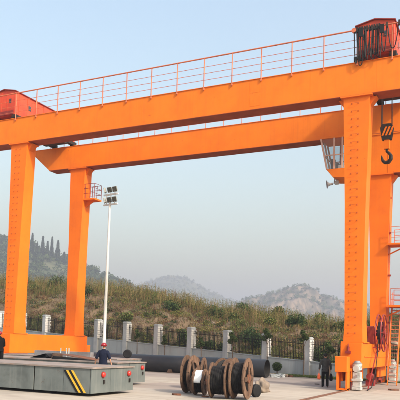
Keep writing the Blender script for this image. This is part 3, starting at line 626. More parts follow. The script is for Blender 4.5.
for i in range(2):
    za, zb = zs[i]+.03, zs[i+1]-.03
    for xa, xb in ((None, cx0+1.02), (cx0+1.08, cx0+1.62), (cx0+1.68, cx1-.08)):
        for y in (cy0+.03, cy1-.04):
            a0 = slx(za)+.08 if xa is None else xa; a1 = slx(zb)+.08 if xa is None else xa
            MB().prism([(a0, za), (xb, za), (xb, zb), (a1, zb)], 1, y, y+.012).build('pane', 'cab_glass', cab)
    for ya, yb in ((cy0+.08, (cy0+cy1)/2-.04), ((cy0+cy1)/2+.04, cy1-.08)):
        m = MB(); m.add([(slx(za)+.03, ya, za), (slx(za)+.03, yb, za), (slx(zb)+.03, yb, zb), (slx(zb)+.03, ya, zb), (slx(za)+.042, ya, za), (slx(za)+.042, yb, za), (slx(zb)+.042, yb, zb), (slx(zb)+.042, ya, zb)],
                        [(0, 1, 2, 3), (4, 7, 6, 5), (0, 4, 5, 1), (1, 5, 6, 2), (2, 6, 7, 3), (3, 7, 4, 0)]); m.build('pane', 'cab_glass', cab)
m = MB(); xs = cx0+1.15; m.box(xs, xs+.5, GY, GY+.5, cz0+.0, cz0+.45); m.box(xs+.42, xs+.54, GY, GY+.5, cz0+.45, cz0+1.15); m.build('operator_seat', 'cab_white', cab, bevel=.04)
m = MB(); m.box(cx0+.75, cx0+1.05, cy0+.25, cy0+.6, cz0, cz0+.8); m.box(cx0+.75, cx0+1.05, cy1-.6, cy1-.25, cz0, cz0+.8); m.build('control_desk', 'steel_grey', cab, bevel=.02)
m = MB(); m.lathe([(0, .08), (.2, .09), (.34, .16), (.42, .30), (.41, .30), (.33, .12), (.3, 0)], (cx0+.92, cy0+.3, cz0-1.03), (-.85, -.35, -.12), 18); m.bar((cx0+1.0, cy0+.32, cz0-1.05), (cx0+1.05, cy0+.35, cz0-.6), .05); m.build('horn_speaker', 'steel_grey', crane, smooth=True)
m = MB(); m.box(cx0+1.0, cx0+1.28, cy0+.5, cy0+.75, cz0-1.0, cz0-.75); m.bar((cx0+1.14, cy0+.62, cz0-.8), (cx0+1.14, cy0+.62, cz0-.6), .05); m.build('work_light', 'cab_white', crane)

# ------------------------------------------------------------------ hoist trolleys on the girders
ZT = ZG+GH
def trolley(xc, label, hook):
    t = thing('hoist_trolley', (xc, GY/2+.5, ZT+.12), label, 'hoist trolley', 'hoist trolleys'); x0, x1 = xc-1.12, xc+1.12; y0, y1 = .45, GY+.75
    f = MB(); f.box(x0-.15, x0+.25, y0-.05, y1+.1, ZT+.27, ZT+.55); f.box(x1-.25, x1+.15, y0-.05, y1+.1, ZT+.27, ZT+.55); f.box(x0, x1, GY/2-.4, GY/2+1.3, ZT-.1, ZT+.3)
    f.box(x0-.1, x1+.1, 1.4, GY-.35, ZT+.12, ZT+.3); f.build('trolley_frame', 'dark_steel', t)
    for Y in (GB/2, GY+GB/2):
        for x in (x0+.1, x1-.1): MB().lathe([(-.07, 0), (-.07, .2), (.07, .2), (.07, 0)], (x, Y, ZT+.32), (0, 1, 0), 18).build('wheel', 'dark_steel', t, smooth=True)
    zf, ze, zr = ZT+.552, ZT+2.48, ZT+2.70
    h = MB(); h.prism([(x0, zf), (x1, zf), (x1, ze), (xc, zr), (x0, ze)], 1, y0, y1); hs = h.build('machine_house', 'red_sheet', t)
    for s in (-1, 1):
        xa = x0-.10 if s < 0 else x1+.10; r = MB(); r.add([(xc, y0-.12, zr+.01), (xc, y1+.12, zr+.01), (xa, y1+.12, ze-.025), (xa, y0-.12, ze-.025), (xc, y0-.12, zr+.06), (xc, y1+.12, zr+.06), (xa, y1+.12, ze+.025), (xa, y0-.12, ze+.025)],
            [(0, 1, 2, 3), (4, 7, 6, 5), (0, 4, 5, 1), (1, 5, 6, 2), (2, 6, 7, 3), (3, 7, 4, 0)]); r.build('roof_panel', 'red_dark', hs)
    for xw in (xc-.62, xc+.62): MB().box(xw-.11, xw+.11, y0-.015, y0-.001, zf+1.0, zf+1.35).build('window', 'window_dark', hs)
    for yw in (2.2, 5.2): MB().box(x1+.001, x1+.015, yw-.17, yw+.17, zf+.85, zf+1.25).build('window', 'window_dark', hs)
    for yw in np.arange(.9, y1, 1.0): MB().box(x1+.0005, x1+.02, yw-.012, yw+.012, zf, ze-.03).build('sheet_rib', 'red_sheet', hs)
    for xw in (xc-.3, xc+.3): MB().box(xw-.012, xw+.012, y0-.02, y0-.0005, zf, ze).build('sheet_rib', 'red_sheet', hs)
    MB().box(x0+.1, x1-.1, y0-.1, y0-.002, zf+.0, zf+.32).build('sill_beam', 'red_dark', hs)
    if hook:
        hx, hy = 1.15, 3.8; zc = 16.5; bk = MB()
        for dy in (-.13, .13): bk.prism([(hx-.42, zc+.25), (hx-.28, zc+.50), (hx+.28, zc+.50), (hx+.42, zc+.25), (hx+.30, zc-.55), (hx-.30, zc-.55)], 1, hy+dy-.03, hy+dy+.03)
        bk.lathe([(-.10, 0), (-.10, .38), (-.05, .33), (.05, .33), (.10, .38), (.10, 0)], (hx, hy, zc+.1), (0, 1, 0), 28); blk = bk.build('hook_block', 'dark_steel', t)
        for i in range(3):
            c0 = hx-.26+i*.22; q = MB(); q.add([(c0-.06, hy-.172, zc-.28), (c0+.06, hy-.172, zc-.28), (c0+.30, hy-.172, zc+.30), (c0+.18, hy-.172, zc+.30)], [(0, 1, 2, 3)])
            q.add([(c0-.06, hy-.161, zc-.28), (c0+.06, hy-.161, zc-.28), (c0+.30, hy-.161, zc+.30), (c0+.18, hy-.161, zc+.30)], [(3, 2, 1, 0), ]); q.build('warning_stripe', 'orange', blk)
        MB().box(hx-.17, hx+.17, hy-.13, hy+.13, zc-1.15, zc-.551).build('swivel', 'orange', blk)
        pts = [(0, -1.1), (0, -1.32), (-.10, -1.42), (-.26, -1.58), (-.30, -1.80), (-.18, -2.0), (.04, -2.06), (.22, -1.96), (.29, -1.76), (.26, -1.58)]
        pts = [(0, -1.1), (.0, -1.30), (.14, -1.42), (.26, -1.60), (.26, -1.82), (.12, -2.02), (-.1, -2.03), (-.25, -1.9), (-.30, -1.70), (-.33, -1.55)]
        rads = [.08, .08, .09, .11, .125, .125, .11, .09, .065, .02]
        hk = MB(); V = [Vector((hx+a, hy, zc+b)) for a, b in pts]
        for i in range(len(V)-1): hk.tube([V[i], V[i+1]], rads[i], 10, r2=rads[i+1]); hk.lathe([(-rads[i+1], 0), (-rads[i+1]*.6, rads[i+1]*.8), (0, rads[i+1]), (rads[i+1]*.6, rads[i+1]*.8), (rads[i+1], 0)], V[i+1], (0, 1, 0), 10)
        hk.build('hook', 'dark_steel', blk, smooth=True)
        for dx in (-.36, -.30, .30, .36):
            MB().tube([(hx+dx, hy, zc+.12), (hx+dx*.95, hy, ZT-.05)], .022, 6).build('wire_rope', 'dark_steel', t)
    return t
trolley(.98, 'red gabled hoist trolley house at the right with the hook below', True)
trolley(-28.6, 'red gabled hoist trolley house at the left end of the girders', False)

# ------------------------------------------------------------------ festoon cable bunched on the handrail
fs = thing('festoon_cable', (.7, -.13, ZT+2.0), 'black festoon cable hanging in loops from the handrail before the red house', 'cable')
yb = -.20; zt = ZT+1.88
for k in range(11):
    xa = .12+k*.125; wdt = .20+.06*((k*7) % 3); drop = 1.78+.16*math.sin(k*2.1)+(.25 if k in (1, 2) else 0); pts = []
    for a in np.linspace(0, 1, 19):
        x = xa+wdt*(a-.5)*1.2+.03*math.sin(a*9+k); z_ = zt-drop*(1-abs(2*a-1)**3.2); pts.append((x, yb-.05*math.sin(a*6.28+k), z_))
    MB().tube(pts, .030, 7, cap=True).build('cable_loop', 'cable', fs, smooth=True)
for xa, wd, dr in ((1.62, .34, 1.55), (-.02, .26, 2.02), (2.15, .62, 1.45), (2.95, .7, 1.5)):
    MB().tube([(xa+wd*(a-.5), yb, zt-dr*(1-abs(2*a-1)**2.4)) for a in np.linspace(0, 1, 19)], .032, 7).build('cable_loop', 'cable', fs, smooth=True)
for xa in [-.1+.145*k for k in range(11)]+[1.8, 2.5, 3.3]: MB().box(xa-.05, xa+.05, yb-.06, yb+.10, zt-.10, zt+.20).build('cable_carrier', 'dark_steel', fs)
for xa in (.28, 1.52): MB().box(xa-.13, xa+.13, yb-.14, yb-.07, zt-.45, zt+.08).build('carrier_plate', 'cable', fs)
MB().lathe([(-.08, 0), (-.08, .14), (.08, .14), (.08, 0)], (-.16, yb, zt+.05), (0, 1, 0), 16).build('end_wheel', 'rail_paint', fs, smooth=True)

# ------------------------------------------------------------------ floodlight mast
mb = at(103.2, 362, 62.); mb[2] = 0; mtop = 16.4
mast = thing('floodlight_mast', (mb[0], mb[1], 0), 'tall white floodlight mast with six lamps beside the rear left leg', 'light mast')
MB().tube([(mb[0], mb[1], -.03), (mb[0], mb[1], mtop)], .17, 14, r2=.10).build('pole', 'mast_white', mast, smooth=True)
MB().box(mb[0]-.3, mb[0]+.3, mb[1]-.3, mb[1]+.3, -.02, .06).build('base_plate', 'steel_grey', mast)
ax = np.array([.985, -.17, 0]); fw = np.array([-.17, -.985, 0]); up = np.array([0, 0, 1.]); c0 = np.array([mb[0], mb[1], mtop-.1])+ax*.10
fr = MB()
for z in (-.55, .45): fr.bar(c0-ax*.95+up*z, c0+ax*.95+up*z, .12, .14)
for s in (-.55, 0, .55): fr.bar(c0+ax*s-up*.6, c0+ax*s+up*.6, .07, .07)
fr.build('lamp_frame', 'mast_white', mast)
for i in range(3):
    for z in (-.12, .88):
        c = c0+ax*(i-1)*.68+up*z+fw*.18; tilt = .35; n_ = fw*math.cos(tilt)-up*math.sin(tilt)
        if i == 0: n_ = n_-ax*1.1; n_ = n_/np.linalg.norm(n_)
        a_ = np.cross(n_, up); a_ /= np.linalg.norm(a_); b_ = np.cross(a_, n_)
        def quadbox(m, w, h, d0, d1, k=1.):
            vs = [c+a_*x*w+b_*y*h+n_*d0 for x, y in ((-1, -1), (1, -1), (1, 1), (-1, 1))]+[c+a_*x*w*k+b_*y*h*k+n_*d1 for x, y in ((-1, -1), (1, -1), (1, 1), (-1, 1))]
            return m.add(vs, [(0, 3, 2, 1), (4, 5, 6, 7), (0, 1, 5, 4), (1, 2, 6, 5), (2, 3, 7, 6), (3, 0, 4, 7)])
        fl_ = quadbox(MB(), .20, .18, -.14, .06, 1.45).build('floodlight', 'lamp_body', mast); quadbox(MB(), .25, .22, .061, .08).build('lamp_glass', 'lamp_glass', fl_)
        MB().bar(c-up*.15, c-up*.33-fw*.05, .05, .05).build('lamp_bracket', 'mast_white', fl_)

# ------------------------------------------------------------------ the big pipe
PR = .68; pe = on_z(267, 377.6, 0); py = pe[1]+.0; px1 = pe[0]; px0_ = -25.3
pp = MB(); n = 48; xs = np.linspace(px1, px0_, 9)
prof = [(px1-.0, PR-.03), (px1, PR)]+[(x, PR) for x in xs[1:]]+[(px0_, PR-.03), (px0_+.02, PR-.035)]
pipe = thing('steel_pipe', ((px1+px0_)/2, py, 0), 'long black coated steel pipe lying in front of the wall', 'pipe')
m = MB(); m.lathe([(0, PR-.035), (0, PR), (px0_-px1, PR), (px0_-px1, PR-.035)], (px1, py, PR), (1, 0, 0), 56); m.f = [q for q in m.f if len(q) == 4]; m.m = [0]*len(m.f); m.build('pipe_wall', 'pipe', pipe, smooth=True)
m = MB(); m.lathe([(0, PR-.036), (px0_-px1, PR-.036)], (px1, py, PR), (1, 0, 0), 56); m.f = [q for q in m.f if len(q) == 4]; m.m = [0]*len(m.f); m.build('pipe_bore', 'pipe_inner', pipe, smooth=True)
for x in (px1-4.2, px1-10.1, px1-15.6):
    m = MB(); m.lathe([(0, PR+.002), (.02, PR+.010), (.07, PR+.010), (.09, PR+.002)], (x, py, PR), (1, 0, 0), 56); m.f = [q for q in m.f if len(q) == 4]; m.m = [0]*len(m.f); m.build('weld_band', 'pipe', pipe, smooth=True)
for x in (px1-2, px1-8, px1-14):
    for s in (-1, 1): MB().prism([(py+s*.42, 0.0), (py+s*.95, 0.0), (py+s*.66, .28)], 0, x-.15, x+.15).build('wooden_chock', 'wood', pipe)

# ------------------------------------------------------------------ cable reels
def reel(px, pyb, R, Wd, ang, label, drum=.72, cableful=True, R_dark=False, face='wood_pale'):
    """px,pyb: pixel where the right-hand flange touches the ground; Wd distance between flanges"""
    g = on_z(px, pyb, 0); a = Vector((math.cos(ang), math.sin(ang), 0)); side = Vector((-math.sin(ang), math.cos(ang), 0))
    t = thing('cable_reel', (g[0], g[1], 0), label, 'cable reel', 'wooden cable reels'); base = Vector((g[0], g[1], R))
    for s, off in ((1, 0), (-1, -Wd)):
        c = base+a*off; fl_ = None
        def P(r, th, d): return c+side*(r*math.cos(th))+Vector((0, 0, 1))*(r*math.sin(th))+a*d
        rim = MB(); N = 40
        rim.tube([P(R-.02, 2*math.pi*k/N, 0) for k in range(N)], .022, 6, closed=True); fl_ = rim.build('flange', 'wood', t, smooth=True)
        NS = 10; rot0 = random.random()
        for k in range(NS):                                     # outer ring of curved boards
            t0 = rot0+2*math.pi*k/NS+.012; t1 = rot0+2*math.pi*(k+1)/NS-.012; vs = []; jit = random.uniform(-.006, .006)
            for d in (-.035+jit, .035+jit):
                for r in (R*.62, R-.012): vs += [P(r, t0+(t1-t0)*j/4, d) for j in range(5)]
            fs = []
            for j in range(4): fs += [(j, j+1, 6+j, 5+j), (10+j, 15+j, 16+j, 11+j), (j, 10+j, 11+j, j+1), (5+j, 6+j, 16+j, 15+j)]
            fs += [(0, 5, 15, 10), (4, 14, 19, 9)]; MB().add(vs, fs).build('plank', face, fl_)
        for k in range(4):                                      # boards across the hub
            th = rot0+math.pi*k/4; w = .10*R/.9; d0 = s*(.036+.004*k); d1 = d0+s*.03; vs = []
            for d in (d0, d1):
                for r, ww in ((-R*.80, -w), (R*.80, -w), (R*.80, w), (-R*.80, w)):
                    vs.append(c+(side*math.cos(th)+Vector((0, 0, 1))*math.sin(th))*r+(side*-math.sin(th)+Vector((0, 0, 1))*math.cos(th))*ww+a*d)
            if k in (0, 2): MB().add(vs, [(0, 1, 2, 3), (7, 6, 5, 4), (0, 4, 5, 1), (1, 5, 6, 2), (2, 6, 7, 3), (3, 7, 4, 0)]).build('batten', 'wood', fl_)
        MB().lathe([(s*.02, .0), (s*.02, R*.24), (s*.085, R*.24), (s*.085, R*.09), (s*.03, R*.09), (s*.03, 0)], c, a, 20).build('hub_plate', 'rust_sheet', fl_)
    d = MB(); nt_ = max(5, int(Wd/.055)); prof = [(-Wd+.037, R*.2)]
    for k in range(nt_):
        x = -Wd+.037+(Wd-.074)*k/nt_; w = (Wd-.074)/nt_; rr = R*drum+random.uniform(-.012, .012); prof += [(x+.1*w, rr-.018), (x+.5*w, rr+.012), (x+.9*w, rr-.018)]
    prof.append((-.037, R*.2)); d.lathe(prof, base, a, 40); d.build('wound_cable', 'cable' if cableful else 'wood', t, smooth=True)
    return t, base, a, side
A_ = .14
reel(192.6, 393.2, .92, .33, A_, 'large wooden reel of black cable at the left end of the row', .74)
rb, bb_, aa, sd = reel(204.6, 395.4, .62, .45, A_+.05, 'small wooden reel with a white sheet draped over its cable', .8)
reel(227.3, 398.6, .80, .72, A_+.06, 'wooden reel second from the right showing its hub and black cable', .78)
reel(247.2, 399.4, .92, .62, A_-.02, 'rightmost wooden reel with large pale plank flange facing right', .74)
reel(203.2, 388.6, .84, .38, A_+.1, 'wooden reel standing behind the small white-draped reel', .7)
reel(229.2, 390.2, .84, .50, A_-.35, 'wooden reel of black cable half hidden behind the two right-hand reels', .86, face='wood')
# the white sheet
sh = MB(); N = 14; M_ = 9; Rr = .62*.8+.035
vs = []
for i in range(N):
    th = math.pi*(.36+i/(N-1)*.66)
    for j in range(M_):
        o_ = -.42+.36*j/(M_-1)+.04*math.sin(i*.9); r = Rr+.012*math.sin(i*2.1+j)+.01*math.cos(j*2.3)
        vs.append(bb_+aa*o_+sd*(r*math.cos(th))+Vector((0, 0, 1))*(r*math.sin(th)))
sh.add(vs, [(i*M_+j, i*M_+j+1, (i+1)*M_+j+1, (i+1)*M_+j) for i in range(N-1) for j in range(M_-1)])
o = sh.build('white_sheet', 'tarp_white', smooth=True); sm = o.modifiers.new('solid', 'SOLIDIFY'); sm.thickness = .012
tag(o, 'crumpled white plastic sheet draped over the small cable reel', 'sheet')
# lumpy canvas heap and small wheel right of the reels
b = on_z(257.5, 392.5, 0); bm = bmesh.new(); bmesh.ops.create_icosphere(bm, subdivisions=4, radius=1)
for v in bm.verts:
    v.co += v.normal*(.16*math.sin(v.co.x*5+1)*math.cos(v.co.y*4)+.08*math.sin(v.co.z*9+v.co.x*7)); v.co.x *= .32; v.co.y *= .55; v.co.z = max(v.co.z, -.55)*.46
me = bpy.data.meshes.new('canvas_heap'); bm.to_mesh(me); bm.free(); me.materials.append(MATS['tarp_beige']); me.polygons.foreach_set('use_smooth', [True]*len(me.polygons))
o = bpy.data.objects.new('canvas_heap', me); COL.objects.link(o); o.location = (b[0]+.1, b[1]+.35, .25); tag(o, 'lumpy beige canvas heap on the ground right of the reels', 'canvas')
b = on_z(255.8, 397.2, 0); m = MB(); R = .30; t = thing('rubber_roller', (b[0], b[1], 0), 'small black rubber wheel beside the rightmost reel', 'wheel')
m.lathe([(-.11, .14), (-.11, .26), (-.08, R), (.08, R), (.11, .26), (.11, .14)], (b[0], b[1], R), (.93, -.3, 0), 28); m.build('tyre', 'black_rubber', t, smooth=True)
MB().lathe([(-.07, 0), (-.07, .14), (.07, .14), (.07, 0)], (b[0], b[1], R), (.93, -.3, 0), 20).build('rim', 'dark_steel', t, smooth=True)
b = on_z(265.3, 391.5, 0); t = thing('anchor_bolt', (b[0], b[1], 0), 'small dark T-shaped iron fitting lying on the ground near the pipe end', 'fitting')
MB().box(b[0]-.24, b[0]+.24, b[1]-.12, b[1]+.12, .001, .03).build('base_plate', 'rust_rail', t); m = MB(); m.tube([(b[0], b[1], .03), (b[0], b[1], .22)], .035, 10); m.tube([(b[0]-.1, b[1], .2), (b[0]+.1, b[1], .2)], .03, 10); m.build('post', 'dark_steel', t)
# rubble by the bush
for k, (px, pyy, w, d_, h, m_, lb) in enumerate(((271.5, 375.6, .42, .3, .18, 'concrete_pale', 'pale concrete chunk left of the round bush'), (275.5, 377.4, .6, .35, .22, 'wall_grey', 'grey concrete block in front of the round bush'), (280.5, 377.2, .5, .35, .26, 'wall_grey', 'grey block lying right of the other block before the bush'),
                                             (284.5, 376.8, .35, .3, .2, 'rock', 'brown stone at the right end of the rubble by the bush'), (283.3, 374.8, .55, .32, .42, 'pillar_white', 'white painted block leaning right of the round bush'), (288.5, 376.8, .5, .3, .12, 'rust_sheet', 'low rusty scrap piece at the right of the rubble'))):
    b = on_z(px, pyy, 0); bm = bmesh.new(); bmesh.ops.create_cube(bm, size=1); bmesh.ops.subdivide_edges(bm, edges=bm.edges, cuts=2, use_grid_fill=True)
    for v in bm.verts: v.co = Vector((v.co.x*w*2*.6, v.co.y*d_*2*.6, (v.co.z+.5)*h))+Vector((random.uniform(-.03, .03), random.uniform(-.03, .03), random.uniform(-.02, .02) if v.co.z > -.4 else 0))
    me = bpy.data.meshes.new('rubble_block'); bm.to_mesh(me); bm.free(); me.materials.append(MATS[m_]); o = bpy.data.objects.new('rubble_block', me); COL.objects.link(o)
    o.location = (b[0], b[1], -.002); o.rotation_euler = (0, 0, random.uniform(-.5, .5)); tag(o, lb, 'rubble', 'rubble by the bush')
# small litter on the slabs
for px, pyy, w, m_, lb in ((176, 395.3, .26, 'rust_sheet', 'rusty brown scrap on the slabs left of the reels'), (205.5, 397.2, .18, 'rust_sheet', 'small reddish scrap in front of the white-draped reel'), (317, 384.5, .16, 'dark_steel', 'small dark scrap on the slabs left of the walking man'), (393, 390.5, .3, 'rust_rail', 'flat dark scrap lying on the slabs below the stairs')):
    b = on_z(px, pyy, 0); m = MB(); k = [(b[0]+w*math.cos(a)*random.uniform(.7, 1.2), b[1]+w*.6*math.sin(a)*random.uniform(.7, 1.2)) for a in np.linspace(0, 6.283, 8)[:-1]]
    m.prism(k, 2, .006, .006+w*.3); tag(m.build('scrap_piece', m_), lb, 'scrap', 'scraps on the slabs')

# ------------------------------------------------------------------ transfer trailers
def trailer(x1, y0, y1, length, ztop, label, stripes, slit):
    x0 = x1-length; t = thing('flat_trailer', ((x0+x1)/2, (y0+y1)/2, 0), label, 'trailer', 'grey flat trailers'); zb = .13
    c = MB(); c.box(x0+.12, x1-.12, y0+.12, y1-.12, .3, ztop-.09); c.build('chassis', 'dark_steel', t)
    for xw in (x0+1.2, x0+2.4, x1-2.4, x1-1.2):
        for yw in (y0+.5, y1-.5): MB().lathe([(-.12, 0), (-.12, .24), (-.09, .26), (.09, .26), (.12, .24), (.12, 0)], (xw, yw, .26), (0, 1, 0), 22).build('wheel', 'black_rubber', t, smooth=True)
    # side plates with open seams
    def plates(fixed, a, b, axis, cuts, wide=-9):
        e = [a]+sorted(cuts)+[b]
        for i in range(len(e)-1):
            g0 = .008; m = MB(); lo, hi = e[i]+(.035 if i == wide else g0), e[i+1]-(.035 if i+1 == wide else g0); out = random.uniform(-.006, .006)
            if axis == 'x': m.box(lo, hi, fixed-.03+out, fixed+.03+out, zb, ztop-.055)
            else: m.box(fixed-.03+out, fixed+.03+out, lo, hi, zb, ztop-.055)
            m.build('side_plate', 'trailer_grey', t, bevel=.008)
    cx = [x for x in slit if x0 < x < x1]
    plates(y0+.04, x0+.08, x1-.09, 'x', cx, 2 if len(cx) > 2 else -9); plates(y1-.04, x0+.08, x1-.09, 'x', [x1-8, x1-4]); plates(x1-.04, y0, y1, 'y', [y0+(y1-y0)*.43]); plates(x0+.04, y0, y1, 'y', [])
    d = MB(); e = [x0-.03]+[x1-6.5, x1-3.45]+[x1+.03]
    for i in range(3): MB().box(e[i]+.006, e[i+1]-.006, y0-.02, y1+.02, ztop-.05, ztop).build('deck_plate', 'trailer_deck', t, bevel=.01)
    ed = MB(); ed.box(x0-.03, x1+.05, y0-.04, y0-.021, ztop-.06, ztop+.004); ed.box(x1+.031, x1+.05, y0-.02, y1+.02, ztop-.06, ztop+.004); ed.build('edge_rail', 'trailer_deck', t)
    if stripes is not None:
        for k, mm in ((0, 'black_rubber'), (.15, 'yellow'), (.30, 'black_rubber'), (.45, 'yellow')):
            xt = stripes+k*.9; m = MB(); w = .12; sl = .72; yf = y0+.001
            m.prism([(xt, ztop-.17), (xt+w, ztop-.17), (xt+w+sl, zb+.02), (xt+sl, zb+.02)], 1, yf-.008, yf-.0005); m.build('warning_stripe', mm, t)
    for f in (.25, .87):
        y = y0+(y1-y0)*f; l = MB(); l.lathe([(0, .12), (.04, .12), (.085, .10), (.11, .05), (.12, 0)], (x1+.0, y, ztop-.33), (1, 0, 0), 22); lp = l.build('marker_lamp', 'lamp_red', t, smooth=True)
        MB().lathe([(-.005, .135), (.03, .135)], (x1, y, ztop-.33), (1, 0, 0), 22).build('lamp_rim', 'red_dark', lp); MB().box(x1-.01, x1+.05, y+.03, y+.11, ztop-.72, ztop-.56).build('tow_lug', 'dark_steel', lp)
    return t
c1 = on_z(91, 394, .13)
xs1 = float(on_y(64, 367.5, c1[1])[0]); xsl = float(on_y(33.6, 380, c1[1])[0])
trailer(float(c1[0]), float(c1[1]), float(c1[1])+3.35, 12., 1.25, 'nearest grey flat trailer with yellow warning stripes on its side', xs1-.02, [xsl, xsl-3.2, float(c1[0])-4.8+3.3])
c2 = on_z(145, 381.8, .13); T2 = (float(c2[0]), float(c2[1])-2.95, float(c2[1]))
trailer(T2[0], T2[1], T2[2], 12., 1.27, 'middle grey flat trailer half hidden behind the nearest one', T2[0]-2.2, [T2[0]-4])
e3 = on_z(140.8, 358.6, 1.27); T3 = (float(e3[0]), float(e3[1])-2.95, float(e3[1]))
trailer(T3[0], T3[1], T3[2], 10., 1.27, 'rearmost grey flat trailer in front of the black pipe', None, [T3[0]-4])
# load on the middle and rear trailers
z0 = 1.272
def slab_on(p0, p1, w, h, z, name, m_, label, cat):
    m = MB(); m.bar((p0[0], p0[1], z+h/2+.001), (p1[0], p1[1], z+h/2+.001), w, h); return tag(m.build(name, m_), label, cat)
a = on_z(57, 355.5, z0); b2 = on_z(101, 359.5, z0)
yy = T3[1]+.35
P0 = on_y(36, 354, yy); P1 = on_y(92, 354, yy); slab_on((P0[0], yy), (P1[0], yy), .35, .34, z0, 'steel_beam', 'steel_grey', 'grey steel beam lying on the rearmost trailer', 'beam')
yy = (T2[1]+T2[2])/2
P0 = on_y(64, 356, yy-.2); P1 = on_y(101, 360, yy+.3)
m = MB(); w = .55; vs = [(P0[0], yy-.2-w, z0+.30), (P1[0], yy+.2-w, z0+.03), (P1[0], yy+.2+w, z0+.03), (P0[0], yy-.2+w, z0+.30)]; m.add(vs+[(x, y, z-.03) for x, y, z in vs], [(0, 1, 2, 3), (7, 6, 5, 4), (0, 4, 5, 1), (1, 5, 6, 2), (2, 6, 7, 3), (3, 7, 4, 0)])
tag(m.build('rusty_plate', 'rust_sheet'), 'long rusty orange steel plate propped on the middle trailer', 'steel plate')
cc = on_y(57, 355.5, yy); R = .33; m = MB(); cr = thing('rope_coil', (cc[0], yy, z0), 'brown coil of rope standing on the middle trailer', 'rope coil')
for k in range(5): m.tube([(cc[0]+(R-.012*k)*math.cos(a_), yy+(R-.012*k)*math.sin(a_), z0+.035+.06*k) for a_ in np.linspace(0, 6.283, 25)[:-1]], .034, 7, closed=True)
m.build('coil', 'wood', cr, smooth=True)
for dx in (-.1, .32, .5): 
    m = MB(); m.tube([(cc[0]+dx, yy+.45, z0), (cc[0]+dx, yy+.45, z0+.62)], .035, 8); m.lathe([(0, .06), (.06, .06)], (cc[0]+dx, yy+.45, z0), (0, 0, 1), 10); tag(m.build('stake_post', 'grey_motor'), 'short pale stake standing on the middle trailer deck', 'stake', 'stakes on the middle trailer')
P0 = on_y(43, 357, yy); m = MB(); vs = [(P0[0]-.4, yy-.6, z0+.02), (cc[0]-.5, yy-.5, z0+.02), (cc[0]-.45, yy-.1, z0+.24), (P0[0]+.6, yy+.1, z0+.20), (P0[0]-.4, yy-.1, z0+.1)]
m.prism([(P0[0]-.6, z0+.002), (cc[0]-.42, z0+.002), (cc[0]-.45, z0+.28), (P0[0]+.9, z0+.10)], 1, yy-.5, yy+.2); tag(m.build('black_tarpaulin', 'black_rubber'), 'folded black tarpaulin next to the rope coil on the middle trailer', 'tarpaulin')
P1 = on_y(70, 357, yy-.7); m = MB(); m.prism([(cc[0]+.42, z0+.002), (P1[0]+2.1, z0+.002), (P1[0]+.8, z0+.10), (cc[0]+.5, z0+.16)], 1, yy-1.0, yy-.82); tag(m.build('black_tarpaulin', 'black_rubber'), 'strip of black tarpaulin under the rusty plate', 'tarpaulin')
# a tyre on the rear trailer
yy = T3[2]-.5; cc = on_y(127.3, 357, yy); t = thing('spare_tyre', (cc[0], yy, z0), 'black tyre standing on the rearmost trailer against the pipe', 'tyre')
MB().lathe([(-.1, .14), (-.11, .24), (-.06, .29), (.06, .29), (.11, .24), (.1, .14)], (cc[0], yy, z0+.29), (-.35, .94, 0), 28).build('tread_ring', 'black_rubber', t, smooth=True)
MB().lathe([(-.06, 0), (-.06, .139), (.06, .139), (.06, 0)], (cc[0], yy, z0+.29), (-.35, .94, 0), 20).build('wheel_disc', 'dark_steel', t, smooth=True)

